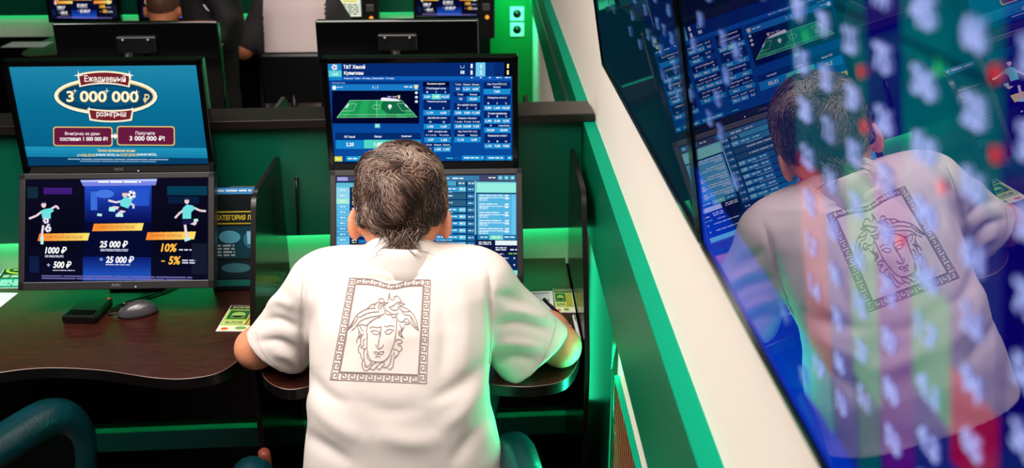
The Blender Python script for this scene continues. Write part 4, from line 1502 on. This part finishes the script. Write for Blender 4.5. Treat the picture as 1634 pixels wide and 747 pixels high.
def sitter(name_label, base, yaw, shirt, sleeve, hair, arms, lean=.12, s=.95, head_tilt=.3, sleeve_x=.15, mark=False, zoff=0.0, standing=False):
    """a seated person: one continuous body, with clothes and hair as parts"""
    bx, by = base
    Rz = rotz(yaw)
    t_ = thing('person', name_label, 'person', (bx, by, .45))

    def W(x, y, z):
        p = Rz @ np.array([x * s, (y + lean * max(0, (z - .55))) * s, 0])
        return np.array([bx + p[0], by + p[1], .47 + (z - .47) * s + zoff])
    lo = np.array([bx - .62, by - .62, 0.0])
    hi = np.array([bx + .62, by + .85, 1.34 + max(zoff, 0)])
    h = .009
    R = Rz @ rotx(head_tilt)
    Hc = W(0, .06, 1.235)
    legs = []
    for sx in (-1, 1):
        if standing:
            legs.append([W(sx * .09, .0, .53), W(sx * .10, .02, .12), W(sx * .10, -.01, .10 - zoff / s)])
        else:
            kn = W(sx * .12, .42, .53)
            legs.append([W(sx * .09, .02, .53), kn, np.array([kn[0], kn[1] - .02, .10])])
    F = Field(lo, hi, h)
    L = head(F, Hc, R, s)
    F.chain([L(0, -.03, -.07), W(0, 0, 1.05)], [.056 * s, .058 * s], .03)
    F.cone(W(-.13, 0, 1.0), W(.13, 0, 1.0), .06 * s, .06 * s, .03)
    F.cone(W(-.07, 0, .95), W(-.07, 0, .58), .1 * s, .1 * s, .05)
    F.cone(W(.07, 0, .95), W(.07, 0, .58), .1 * s, .1 * s, .05)
    for (sh, el, wr, pn), sx in zip(arms, (-1, 1)):
        F.chain([W(sx * .165, 0, 1.0), el, wr], [.046 * s, .038 * s, .026 * s], .02)
        d = unit(np.array(wr) - np.array(el))
        hand(F, np.array(wr), d, pn, -sx, s)
    for lg in legs:
        F.chain(lg, [.075 * s, .056 * s, .04 * s], .03)
        F.cone(lg[2] + np.array([0, 0, -.04]), lg[2] + Rz @ np.array([0, .12, -.06]), .032, .026, .02)
    V, Q = F.mesh(2)
    npmesh('body', V, Q, M['bgskin'], t_)
    F = Field(lo, hi, h)
    k = .012
    F.cone(W(-.135, 0, 1.0), W(.135, 0, 1.0), (.06 + k) * s, (.06 + k) * s, .03)
    F.cone(W(0, 0, 1.0), W(0, 0, 1.045), .085 * s, .066 * s, .03)
    for q in (-.072, 0, .072):
        F.cone(W(q, 0, .96), W(q, -.01, .52), (.1 + k) * s, (.108 + k) * s, .05)
    for (sh, el, wr, pn), sx in zip(arms, (-1, 1)):
        a = W(sx * .165, 0, 1.0)
        e = a + (np.array(el) - a) * sh
        F.cone(a, e, (.05 + k) * s, (.044 + k) * s, .035)
        if standing:
            F.chain([e, np.array(el), np.array(el) * .3 + np.array(wr) * .7], [.055 * s, .05 * s, .042 * s], .02)
    V, Q = F.mesh(3)
    C = V[Q].mean(1)
    loc = (C - np.array([bx, by, 0])) @ Rz
    mi = (np.abs(loc[:, 0]) > sleeve_x * s).astype(int)
    o = npmesh('shirt', V, Q, [shirt, sleeve], t_, mi)
    if mark:
        # white curved tick on the back of the sleeve
        pts = [(-.052, .028), (-.04, .006), (-.018, -.006), (.05, .03), (-.012, .006), (-.03, .012), (-.042, .026)]
        b_ = MB()
        u_, n_ = Rz @ np.array([1, 0, 0]), Rz @ np.array([0, -1, 0])
        n_ = Rz @ np.array([1, 0, 0]); n_ = np.array([0, -1.0, 0]); u_ = np.array([1.0, 0, 0]); cc = W(-.10, -.10, .64) + n_ * .06
        b_.add([cc + u_ * x + np.array([0, 0, y]) + n_ * e for e in (0, .003) for x, y in pts], [list(range(7)), list(range(7, 14))[::-1]] + [[i, (i + 1) % 7, 7 + (i + 1) % 7, 7 + i] for i in range(7)])
        b_.build('curved_mark', M['paper'], o)
    F = Field(lo, (hi[0], hi[1], .75 + max(zoff, 0)), h)
    F.cone(W(-.07, 0, .56), W(.07, 0, .56), .118 * s, .118 * s, .04)
    for lg in legs:
        F.chain(lg, [.09 * s, .068 * s, .055 * s], .04)
    V, Q = F.mesh(2)
    npmesh('trousers', V, Q, M['darkcloth'] if standing else M['bgtrouser'], t_)
    for lg in legs:
        F = Field(lg[2] - .16, lg[2] + np.array([.16, .22, .08]), .007)
        F.cone(lg[2] + np.array([0, 0, -.05]), lg[2] + Rz @ np.array([0, .13, -.065]), .042, .034, .02)
        F.cut((0, 0, .004), (0, 0, -1))
        V, Q = F.mesh(1)
        npmesh('shoe', V, Q, M['black'], t_)
    F = Field(Hc - .2, Hc + .2, .006)
    hair_cap(F, L, R, s)
    V, Q = F.mesh(1)
    N = vnormals(V, Q)
    V = V + N * (.002 * np.sin(V[:, :1] * 420) * np.sin(V[:, 2:] * 300))
    npmesh('hair', V, Q, hair, t_)
    eyes(L, t_, s)
    return t_


M['eye'] = pmat('eye_white', (225, 222, 218), 0.3)
M['bgtrouser'] = pmat('grey_green_trousers', (84, 112, 104), 0.8)
M['darkcloth'] = pmat('black_cloth', (10, 10, 11), 0.8)
M['greycloth'] = pmat('dark_grey_sleeve', (56, 54, 58), 0.85)
M['palecloth'] = pmat('pale_pinkish_cotton', (232, 214, 212), 0.85, spec=0.15)
M['hairbrown'] = pmat('brown_hair', (92, 62, 44), 0.5, noise=0.4, nscale=160, stretch=(6, 1, 1))

sitter('person from behind in a pale shirt with dark grey sleeves leaning over the far desk', (-.91, 4.92), 0.0, M['palecloth'], M['greycloth'], M['hairbrown'],
       [(.8, (-1.165, 4.96, .80), (-1.09, 5.18, .80), (0, 0, 1)), (.62, (-.66, 5.10, .84), (-.64, 5.33, .79), (0, 0, 1))], lean=.3, s=.97)
office_chair(-.90, 4.74, .29, 'black office chair under the person in the pale shirt')
sitter('person standing in black clothes with one bare hand showing before the far screens', (-1.155, 4.42), math.radians(78), M['darkcloth'], M['darkcloth'], M['hairbrown'],
       [(1.0, (-1.05, 4.25, 1.08), (-1.09, 4.21, .985), (0, 0, 1)), (1.0, (-1.14, 4.6, 1.08), (-1.14, 4.58, .86), (0, 0, 1))], lean=.05, s=.82, mark=True, zoff=.50, standing=True)
sitter('person with short brown hair behind the left monitor back', (-1.50, 4.72), 0.0, M['palecloth'], M['palecloth'], M['hairbrown'],
       [(.7, (-1.74, 4.9, .84), (-1.62, 5.1, .84), (0, 0, 1)), (.7, (-1.27, 4.9, .84), (-1.38, 5.1, .84), (0, 0, 1))], lean=.2, s=.92, head_tilt=.1, zoff=-.14)
office_chair(-1.50, 4.53, .3, 'black office chair under the person with short brown hair', .56, .76)
# ------------------------------------------------------------------ the man in the white shirt
MAN = thing('person', 'man from behind in white short sleeved shirt printed with a face in a frame', 'person', (-.178, 1.78, .45))
HC = np.array([-.178, 1.955, 1.100])
HR = rotx(.38)
lo, hi = (-.60, 1.52, 0.0), (.26, 2.42, 1.25)
F = Field(lo, hi, .0055)
L = head(F, HC, HR)
F.chain([L(0, -.03, -.06), (-.178, 1.89, .975)], [.056, .054], .02)
F.cone((-.31, 1.9, .955), (-.04, 1.9, .955), .045, .045, .02)
F.cone((-.24, 1.84, .88), (-.235, 1.765, .56), .07, .085, .03)
F.cone((-.11, 1.84, .88), (-.12, 1.765, .56), .07, .085, .03)
ARM = [((-.335, 1.893, .955), (-.492, 1.937, .796), (-.36, 2.135, .79), -1), ((-.02, 1.893, .945), (.146, 1.925, .796), (.075, 2.125, .79), 1)]
for sh, el, wr, sx in ARM:
    F.chain([sh, el], [.038, .040], .015)
    F.chain([el, tuple((np.array(el) * .7 + np.array(wr) * .3) + np.array([0, 0, .004])), wr], [.041, .043, .028], .02)
    d = unit(np.array(wr) - np.array(el))
    hand(F, wr, d * np.array([1, 1, 0]) + np.array([0, 0, .05]), (0, 0, 1), -sx, .95, .22)
LEG = [[(-.265, 1.80, .535), (-.285, 2.19, .545), (-.29, 2.16, .10)], [(-.09, 1.80, .535), (-.06, 2.19, .545), (-.05, 2.16, .10)]]
for lg in LEG:
    F.chain(lg, [.08, .058, .042], .03)
    F.cone(np.array(lg[2]) + (0, 0, -.04), np.array(lg[2]) + (0, .12, -.062), .032, .027, .02)
V, Q = F.mesh(2)
npmesh('body', V, Q, M['skin'], MAN)
eyes(L, MAN)
M['hairdark'] = pmat('dark_hair', (52, 34, 29), 0.4, spec=0.6)
M['hairmid'] = pmat('brown_grey_hair', (124, 90, 74), 0.38, spec=0.6)
M['hairgrey'] = pmat('grey_hair', (168, 146, 132), 0.38, spec=0.6)
for sx in (-1, 1):
    b = MB()
    b.tube([L(sx * .015, .098, .012), L(sx * .03, .099, .017), L(sx * .045, .088, .012)], .004, 8)
    b.build('eyebrow', M['hairdark'], MAN)


# ---- shirt
F = Field((-.60, 1.52, .52), (.26, 2.10, 1.10), .0042)
rows = [(.55, -.176, 1.765, .212, .115), (.66, -.177, 1.762, .194, .106), (.74, -.180, 1.768, .180, .097), (.80, -.181, 1.78, .175, .094), (.86, -.176, 1.812, .179, .099), (.92, -.175, 1.855, .182, .115), (.965, -.174, 1.878, .188, .106), (1.0, -.174, 1.89, .172, .092), (1.02, -.174, 1.892, .14, .078)]
F.loft(rows, 2.5, .03)
F.cone((-.322, 1.89, .965), (-.178, 1.888, .985), .066, .060, .035)
F.cone((-.033, 1.89, .965), (-.178, 1.888, .985), .066, .060, .035)
F.cone((-.178, 1.887, .99), (-.178, 1.89, 1.022), .078, .066, .02)
SLV = [((-.335, 1.893, .95), (-.447, 1.925, .797), .068, .073), ((-.018, 1.893, .95), (.116, 1.918, .797), .064, .060)]
for a, h_, r0, r1 in SLV:
    a, h_ = np.array(a), np.array(h_)
    d = unit(h_ - a)
    F.cone(a, h_ + d * .06, r0, r1, .028)
F.cone((-.02, 1.89, .915), (.098, 1.912, .735), .058, .066, .035)


def capcut(F, p, n, rad, ln):
    p, n = np.array(p), unit(n)

    def fn(x, y, z):
        al = (x - p[0]) * n[0] + (y - p[1]) * n[1] + (z - p[2]) * n[2]
        r2 = (x - p[0]) ** 2 + (y - p[1]) ** 2 + (z - p[2]) ** 2 - al ** 2
        return np.maximum(np.maximum(np.sqrt(np.maximum(r2, 0)) - rad, -al), al - ln)
    F._apply(p - ln - .1, p + ln + .1, fn, 0, 'd')


for a, h_, r0, r1 in SLV:
    a, h_ = np.array(a), np.array(h_)
    d = unit(h_ - a)
    capcut(F, h_, d + np.array([0, -.18, 0]), .15, .16)
    F.cone(h_ + d * .03, h_ + d * .09, r1 - .012, r1 - .008, 0, 'd')
V, Q = F.mesh(3)
N = vnormals(V, Q)
px = pix(V)
facing = (N * (V - CAM)).sum(1) < 0
disp = .0016 * np.sin(V[:, 0] * 31 + 3 * np.sin(V[:, 2] * 17)) * np.sin(V[:, 2] * 23 + 2 * np.sin(V[:, 0] * 13))


def fold(pts, amp, wid):
    """a crease or ridge of the cloth along a stroke on the wearer's back"""
    global disp
    P_ = np.array(catmull(pts, 6))
    best = np.full(len(V), 1e9)
    tt = np.zeros(len(V))
    for i in range(len(P_) - 1):
        a, c = P_[i], P_[i + 1]
        ab = c - a
        t_ = np.clip(((px - a) @ ab) / (ab @ ab + 1e-9), 0, 1)
        dd = np.linalg.norm(px - a - t_[:, None] * ab, axis=1)
        m = dd < best
        best[m] = dd[m]
        tt[m] = (i + t_[m]) / (len(P_) - 1)
    disp = disp + np.where(facing, 1.5 * amp * np.exp(-(best / wid) ** 2) * np.sin(np.pi * np.clip(tt * .96 + .02, 0, 1)) ** .6, 0)


for pts, amp, wid in (
        ([(640, 448), (664, 440), (700, 430)], -.003, 7), ([(560, 448), (600, 446), (618, 452), (640, 446)], -.003, 8),
        ([(604, 455), (618, 500), (622, 560)], .003, 16), ([(484, 430), (482, 500), (481, 590)], -.004, 6), ([(781, 430), (784, 500), (782, 590)], -.004, 6),
        ([(474, 525), (440, 510), (412, 516)], -.005, 8), ([(474, 560), (446, 545), (412, 545)], -.004, 7), ([(470, 490), (446, 480), (424, 490)], .004, 9), ([(476, 585), (462, 570), (436, 562)], .004, 8),
        ([(790, 470), (830, 478), (868, 500)], -.005, 9), ([(790, 520), (830, 516), (876, 528)], -.0055, 9), ([(788, 550), (824, 548), (866, 556)], .0045, 9), ([(792, 580), (822, 572), (852, 578)], -.004, 8), ([(800, 495), (836, 498), (880, 512)], .004, 9),
        ([(700, 470), (710, 540), (704, 600)], -.003, 12), ([(730, 450), (744, 520), (736, 600)], .0035, 16), ([(776, 575), (740, 610), (690, 640)], -.004, 12), ([(778, 610), (746, 650), (700, 690)], .004, 14),
        ([(782, 660), (750, 700), (720, 740)], -.004, 12), ([(486, 590), (520, 630), (560, 650)], -.004, 12), ([(486, 630), (524, 670), (574, 700)], .004, 14), ([(484, 690), (520, 715), (560, 740)], -.004, 12),
        ([(500, 470), (520, 530), (512, 590)], .003, 14), ([(560, 640), (620, 655), (680, 648)], -.003, 14), ([(600, 690), (650, 705), (720, 700)], .003, 16)):
    fold(pts, amp, wid)
V = V + N * disp[:, None]
SHIRT = npmesh('shirt', V, Q, M['shirt'], MAN)
bvh = BVHTree.FromPolygons([tuple(v) for v in V], Q.tolist())


def on_shirt(x, y, lift):
    d = pray(x, y)
    hit, n, i, ds = bvh.ray_cast(Vector(CAM), Vector(d))
    if hit is None:
        return None
    if n.dot(Vector(d)) > 0:
        n = -n
    return hit + n * lift


def stroke(mbs, pts, wd, lift=.0009, step=2.2, mi=0):
    """a thin printed line that lies on the cloth"""
    P_ = [np.array(p, float) for p in pts]
    R_ = [P_[0]]
    for a, c in zip(P_[:-1], P_[1:]):
        n = max(1, int(np.linalg.norm(c - a) / step))
        for k in range(1, n + 1):
            R_.append(a + (c - a) * k / n)
    L_, G_ = [], []
    for i, p in enumerate(R_):
        d = R_[min(i + 1, len(R_) - 1)] - R_[max(i - 1, 0)]
        d = d / (np.linalg.norm(d) + 1e-9)
        nn = np.array([-d[1], d[0]]) * wd / 2
        a, c = on_shirt(*(p + nn), lift), on_shirt(*(p - nn), lift)
        if a is None or c is None:
            continue
        L_.append(a); G_.append(c)
    if len(L_) < 2:
        return
    vs = L_ + G_
    m = len(L_)
    fs = [[i, i + 1, m + i + 1, m + i] for i in range(m - 1) if (L_[i] - L_[i + 1]).length < .02]
    mbs.add(vs, fs, mi)


# key pattern frame
CORN = [(558, 444), (687, 447), (680, 612), (527, 606)]
HB = np.linalg.inv(homography(CORN, [(0, 0), (1, 0), (1, 1), (0, 1)]))


def fr(u, v):
    p = HB @ np.array([u, v, 1.0])
    x, y = p[0] / p[2], p[1] / p[2]
    return x, y + 9 * math.exp(-((u - .52) / .16) ** 2) * max(0, 1 - v * 4)


pb = MB()
BW, BH = .088, .07
def edge(u0, v0, u1, v1, n=14):
    return [fr(u0 + (u1 - u0) * k / n, v0 + (v1 - v0) * k / n) for k in range(n + 1)]
for q in (0.0, 1.0):
    du, dv = BW * q, BH * q
    for e in ((du, dv, 1 - du, dv), (1 - du, dv, 1 - du, 1 - dv), (1 - du, 1 - dv, du, 1 - dv), (du, 1 - dv, du, dv)):
        stroke(pb, edge(*e), 1.1)
KEY = [(0, .86), (0, .2), (.74, .2), (.74, .66), (.34, .66), (.34, .44)]
def keyrun(P0, P1, inward, n):
    """P0->P1 outer side of one border strip in frame units; inward = vector across the strip"""
    P0, P1, inw = np.array(P0), np.array(P1), np.array(inward)
    u = (P1 - P0) / n
    for i in range(n):
        o = P0 + u * i
        pts = [fr(*(o + u * (.06 + .88 * a) + inw * c)) for a, c in KEY]
        stroke(pb, pts, 1.3, step=1.6)
        stroke(pb, [fr(*(o + u * (.06 + .88 * a) + inw * .86)) for a in (0, .25, .5, .75, 1.13)], 1.2, step=1.6)
keyrun((BW, 0), (1 - BW, 0), (0, BH), 8)
keyrun((1, .0), (1, 1), (-BW, 0), 12)
keyrun((1 - BW, 1), (BW, 1), (0, -BH), 9)
keyrun((0, 1), (0, 0), (BW, 0), 12)
# face line drawing
A1 = lambda p: (545 + p[0] / 9.34, 460 + p[1] / 9.34)
A2 = lambda p: (545 + p[0] / 7.86, 520 + p[1] / 7.86)
L1 = [[(70, 640), (160, 510), (230, 400), (330, 330), (430, 300), (495, 300)], [(370, 320), (440, 250), (500, 230)], [(75, 640), (120, 600), (200, 520), (240, 440)], [(150, 630), (205, 585)], [(110, 610), (190, 480)],
      [(230, 420), (270, 430), (330, 400), (400, 370), (480, 355), (560, 350)], [(210, 575), (270, 500), (340, 460), (440, 430), (520, 415), (600, 400), (640, 375)], [(215, 575), (300, 540), (370, 555), (430, 500), (510, 450), (590, 420)],
      [(380, 570), (400, 530), (450, 490), (500, 450)], [(500, 310), (490, 260), (530, 215), (600, 215), (700, 215)], [(555, 330), (550, 280), (575, 235), (610, 220)], [(580, 320), (590, 270), (640, 230)], [(620, 300), (640, 250), (690, 215)],
      [(570, 200), (555, 170), (600, 150), (630, 180), (640, 210)], [(690, 190), (702, 130), (715, 70), (715, 140), (755, 185)], [(770, 180), (790, 130), (830, 115), (860, 150), (895, 195), (830, 215), (770, 260), (700, 290)], [(840, 240), (900, 220), (940, 240), (870, 260)],
      [(650, 290), (650, 360), (680, 390), (740, 400), (760, 440), (800, 430), (830, 400)], [(660, 330), (700, 350), (740, 380), (790, 390), (850, 370)], [(720, 300), (780, 330), (830, 320), (850, 270)], [(850, 270), (940, 290), (1020, 340), (1080, 410), (1120, 500), (1145, 630)],
      [(1145, 630), (1090, 590), (1040, 540), (1000, 480)], [(860, 300), (930, 350), (1020, 345)], [(900, 330), (930, 390), (1020, 410), (1080, 500), (1140, 620)], [(1030, 430), (1060, 520), (1110, 590)], [(810, 430), (850, 490), (910, 500), (960, 450), (1000, 480), (1000, 540), (930, 540)], [(920, 500), (960, 510), (1000, 530)],
      [(420, 600), (460, 575), (530, 585), (590, 580)], [(635, 555), (665, 575), (730, 555), (785, 575)], [(430, 645), (490, 630), (545, 645), (570, 665), (530, 690), (480, 680), (450, 650)], [(640, 660), (690, 620), (740, 615), (785, 635)], [(650, 675), (700, 685), (740, 660), (760, 635)],
      [(590, 560), (585, 640), (575, 720)], [(380, 570), (375, 650), (385, 747)], [(820, 470), (815, 600), (800, 747)], [(240, 590), (260, 640), (250, 747)], [(280, 560), (300, 620), (330, 640)], [(330, 680), (290, 700), (270, 747)], [(860, 540), (890, 600), (860, 690), (910, 720), (920, 747)], [(940, 570), (900, 640), (880, 690)]]
L2 = [[(490, 60), (485, 90), (465, 200), (460, 270)], [(430, 230), (440, 265), (470, 290), (510, 265), (525, 230)], [(400, 330), (440, 325), (465, 335), (490, 322), (535, 322)], [(415, 345), (440, 360), (465, 350), (500, 358), (530, 330)], [(420, 395), (460, 380), (490, 395)],
      [(325, 100), (320, 150), (320, 280), (335, 360), (370, 430), (440, 452), (520, 445), (580, 400), (620, 320), (655, 220), (680, 100)], [(305, 270), (280, 330), (285, 430), (310, 500)], [(315, 340), (330, 410), (380, 460)], [(270, 420), (255, 490), (275, 545), (320, 560), (360, 520), (400, 475), (440, 460)],
      [(285, 480), (300, 515), (340, 500), (380, 455)], [(350, 530), (400, 550), (440, 510), (500, 460), (545, 455)], [(435, 520), (470, 548), (500, 520), (545, 475)], [(515, 520), (560, 520), (600, 480), (620, 420), (630, 360)], [(575, 530), (610, 548), (645, 500), (655, 420), (690, 380)],
      [(215, 50), (240, 110), (200, 160), (190, 215)], [(265, 110), (240, 170), (240, 230), (215, 260), (215, 330), (240, 340)], [(300, 160), (270, 190), (280, 240), (240, 270), (290, 290)], [(240, 350), (245, 400), (270, 420)],
      [(760, 20), (750, 90), (775, 155)], [(720, 50), (715, 110), (760, 150)], [(670, 200), (700, 170), (750, 180), (755, 210), (700, 225)], [(700, 230), (750, 260), (750, 300), (720, 320), (690, 300), (650, 290)], [(720, 320), (700, 370), (660, 390)], [(660, 330), (650, 370)]]
for q in L1:
    stroke(pb, catmull([A1(p) for p in q], 4), 1.15, step=1.2)
for q in L2:
    stroke(pb, catmull([A2(p) for p in q], 4), 1.15, step=1.2)
o = pb.build('printed_emblem', M['print'], SHIRT)
o['label'] = 'taupe line drawing of a winged face framed by a key pattern'
# seams
SEAM = pmat('seam_thread', (220, 206, 198), 0.9)
for q in ([(484, 436), (480, 480), (479, 530), (480, 585)], [(778, 440), (783, 480), (784, 530), (782, 580)], [(409, 530), (418, 558), (440, 582), (474, 598)], [(888, 512), (876, 550), (858, 585), (838, 606)]):
    sb = MB()
    stroke(sb, catmull(q, 6), 1.6, .0012)
    sb.build('sleeve_seam', SEAM, SHIRT)

# collar
b = MB()
prof = [(.0, .99, .056), (.0, 1.058, .058), (.0, 1.0655, .061), (.0, 1.062, .065), (.0, 1.045, .071), (.0, 1.026, .077), (.0, 1.008, .082), (.0, .992, .076)]
n = 64
vs, fs = [], []
for i in range(n):
    a = 2 * math.pi * i / n
    c_, s_ = math.cos(a), math.sin(a)
    fr_ = (s_ + 1) / 2          # 0 at the back, 1 at the front
    for k, (_, z, r) in enumerate(prof):
        wob = .0022 * math.sin(5 * a + 1.0) * (1 if k > 3 else .3)
        vs.append((-.176 + c_ * (r + wob) * 1.03, 1.887 + s_ * (r + wob) * 1.02 + .012 * fr_, z - .004 - .035 * fr_ + .004 * math.sin(3 * a + .6) * (1 if k > 2 else .4)))
m = len(prof)
for i in range(n):
    for k in range(m):
        fs.append([i * m + k, ((i + 1) % n) * m + k, ((i + 1) % n) * m + (k + 1) % m, i * m + (k + 1) % m])
b.add(vs, fs, 0, True)
b.build('collar', M['shirt'], SHIRT)

# trousers and shoes
F = Field((-.42, 1.60, .05), (.06, 2.40, .72), .008)
F.cone((-.25, 1.77, .565), (-.105, 1.77, .565), .108, .108, .04)
for lg in LEG:
    F.chain(lg, [.096, .072, .058], .04)
V, Q = F.mesh(2)
npmesh('trousers', V, Q, M['trouser'], MAN)
for lg in LEG:
    l2 = np.array(lg[2])
    F = Field(l2 - .16, l2 + np.array([.16, .22, .08]), .007)
    F.cone(l2 + (0, 0, -.05), l2 + (0, .135, -.065), .042, .034, .02)
    F.cut((0, 0, .005), (0, 0, -1))
    V, Q = F.mesh(1)
    npmesh('shoe', V, Q, M['black'], MAN)

# ---- hair: a dark under layer and short strands that turn around the crown
F = Field(HC - .2, HC + .2, .005)
hair_cap(F, L, HR, 1.0, back=-.07, front=.055)
V, Q = F.mesh(1)
HAIR = npmesh('hair', V, Q, M['hairdark'], MAN)
SR = np.array([.0775, .0985, .0985])
SC = np.array([0, -.005, .018])
WH = np.array([.012, -.078, .062]) / SR
WH = WH / np.linalg.norm(WH)
n = 15000
U = rng.normal(size=(n * 3, 3))
U /= np.linalg.norm(U, axis=1)[:, None]
P = U * SR + SC
keep = (P[:, 1] < .05 + .25 * (P[:, 2] - .018)) & (P[:, 2] > -.062 + .9 * np.maximum(P[:, 1] + .03, 0)) & ((P[:, 1] < -.022) | (P[:, 2] > -.005))
bald = (U @ WH) > math.cos(.20)
keep &= ~((np.abs(P[:, 0]) > .05) & (np.abs(P[:, 1] + .002) < .03) & (P[:, 2] < .004))
keep &= ~((P[:, 2] < -.022) & (np.abs(P[:, 0]) > .046))
keep &= ~((P[:, 2] < -.04) & (np.abs(P[:, 0]) > .03))
keep &= ~(bald & (rng.random(len(U)) < .55))
U = U[keep][:n]
side = np.abs(U[:, 0]) > .6
n = len(U)
ph = rng.uniform(0, 6.28, 6)
def clump(X):
    f = 30
    return np.stack([np.sin(X[:, 0] * f * 2 + 3 * np.sin(X[:, 2] * f + ph[0]) + ph[1]), np.sin(X[:, 1] * f * 2 + 3 * np.sin(X[:, 0] * f + ph[2]) + ph[3]), np.sin(X[:, 2] * f * 2 + 3 * np.sin(X[:, 1] * f + ph[4]) + ph[5])], 1)
seg = 6
ln = rng.uniform(.026, .046, n)
P0 = U * SR + SC
nape = (P0[:, 2] < -.03) & (P0[:, 1] < -.05)
ln[side & (P0[:, 2] < .01)] *= .5
ln[P0[:, 2] < -.01] *= .75
ln[nape] *= rng.uniform(.9, 1.5, nape.sum())
cl = clump(P0)
hmax = rng.uniform(.006, .014, n) + .005 * cl[:, 0]
cur = U.copy()
curl = rng.uniform(0, 6.28, n)
bulge = .005 * np.abs(U[:, 0]) * np.clip(U[:, 2] * 1.6, 0, 1)
pts = []
for k in range(seg + 1):
    t_ = k / seg
    X = cur * SR + SC
    lift = .004 + hmax * np.sin(np.pi * min(1, .15 + .62 * t_)) + (.0 if k < seg else -.002)
    lift = lift + bulge
    nrm = cur / SR
    nrm /= np.linalg.norm(nrm, axis=1)[:, None]
    Xl = X + nrm * lift[:, None]
    pts.append(Xl)
    tan = cur - WH
    down = np.array([0, -.05, -1.0])
    wdn = np.clip((1 - cur @ WH) * .5, 0, .55)[:, None]
    tan = tan / (np.linalg.norm(tan, axis=1)[:, None] + 1e-6) * (1 - wdn) + down * wdn
    sw = np.cross(nrm, tan)
    tan = tan + .45 * sw * np.exp(-((1 - cur @ WH) / .5))[:, None] + (.5 + .3 * t_) * clump(P0) + rng.normal(size=(n, 3)) * .16 + .3 * np.sin(t_ * 7 + curl)[:, None] * sw
    tan -= (tan * nrm).sum(1)[:, None] * nrm
    tan /= np.linalg.norm(tan, axis=1)[:, None]
    Xn = X + tan * (ln / seg)[:, None]
    # low at the nape the strands leave the skull and hang down
    cur = (Xn - SC) / SR
    q = np.linalg.norm(cur, axis=1)
    cur = cur / q[:, None]
pts = np.stack(pts, 1)                       # n, seg+1, 3 in head space
low = np.clip((-.045 - pts[:, :, 2]) / .03, 0, 1) * (np.abs(pts[:, :, 0]) < .045)
pts[:, :, 1] = np.where(low > 0, np.minimum(pts[:, :, 1], -.052 - .02 * low) * low + pts[:, :, 1] * (1 - low), pts[:, :, 1])
# nape tuft
nt = 420
tx = rng.normal(0, 1, nt)
root = np.stack([.006 + np.where(rng.random(nt) < .75, .015 * np.clip(tx, -2, 2) + .006, .026 * np.clip(tx, -1.5, 1.5)), np.full(nt, -.088) + rng.normal(0, .003, nt), rng.uniform(-.062, -.035, nt)], 1)
tl = rng.uniform(.012, .05, nt) * np.where(np.abs(root[:, 0] - .012) < .016, 1.0, .6)
bx_ = rng.normal(0, .5, nt)
by_ = rng.normal(0, 1, nt)
tuft = []
for k in range(seg + 1):
    t_ = k / seg
    tuft.append(root + np.stack([(.008 - root[:, 0]) * .3 * t_ + bx_ * tl * t_ * t_ + .006 * np.sin(root[:, 0] * 500) * t_, -.012 * math.sin(t_ * 2.2) + .01 * t_ - .006 * np.abs(by_) * t_, -tl * t_], 1))
pts = np.concatenate([pts, np.stack(tuft, 1)])
n = len(pts)
Wp = HC + pts @ HR.T
wd = np.linspace(1, .35, seg + 1)[None, :, None] * rng.uniform(.0006, .00125, n)[:, None, None]
T_ = np.gradient(Wp, axis=1)
T_ /= np.linalg.norm(T_, axis=2)[..., None] + 1e-9
out = Wp - HC
out /= np.linalg.norm(out, axis=2)[..., None]
Bv = np.cross(T_, out)
Bv /= np.linalg.norm(Bv, axis=2)[..., None] + 1e-9
Nv = np.cross(Bv, T_)
ring = np.stack([Wp + Bv * wd, Wp - Bv * wd * .5 + Nv * wd * .86, Wp - Bv * wd * .5 - Nv * wd * .86], 2)   # n, seg+1, 3, 3
VV = ring.reshape(-1, 3)
base = (np.arange(n) * (seg + 1) * 3)[:, None, None]
kk = (np.arange(seg) * 3)[None, :, None]
r3 = np.arange(3)[None, None, :]
a = base + kk + r3
b2 = base + kk + (r3 + 1) % 3
FQ = np.stack([a, b2, b2 + 3, a + 3], -1).reshape(-1, 4)
mix = clump(P0 * 1.7)[:, 1]
mix = mix + .8 * ((U @ WH) > .93)
mix = np.concatenate([mix, rng.normal(0, .6, nt)]) + rng.normal(0, .55, n)
mi1 = np.where(mix < -.15, 0, np.where(mix < .95, 1, 2))
MI = np.repeat(mi1, seg * 3)
ho = npmesh('hair_strands', VV, FQ, [M['hairdark'], M['hairmid'], M['hairgrey']], HAIR, MI)

# ------------------------------------------------------------------ repeats of one kind belong together
def group_of(o):
    n, l = o.name.split('.')[0], o.get('label', '')
    if n == 'monitor':
        return 'screens along the far wall' if l.startswith(('far screen', 'leftmost far')) else ('monitor backs behind the divider' if 'back of' in l else 'stacked monitors on the front desks')
    if n == 'desk':
        return 'desks along the far wall' if 'far wall' in l else ('desks behind the divider' if 'divider' in l else 'front desks')
    if n == 'desk_partition':
        return 'partitions behind the divider' if 'behind' in l else 'partitions beside the front desks'
    if n == 'card_reader' and 'orange' in l:
        return 'black boxes on the far desks'
    return {'leaflet': 'leaflets on the front desks', 'office_chair': 'black chairs of the far row', 'wall_screen': 'wall screens on the right', 'wall_socket': 'sockets on the far wall',
            'armchair': 'teal armchairs at the front desks', 'monitor_stand': 'twin monitor stands', 'pen': 'pens on the right desk', 'desk_divider': 'green desk dividers'}.get(n)


for o in list(COL.objects):
    if o.parent is None and 'label' in o and o.get('kind') != 'structure':
        g = group_of(o)
        if g:
            o['group'] = g
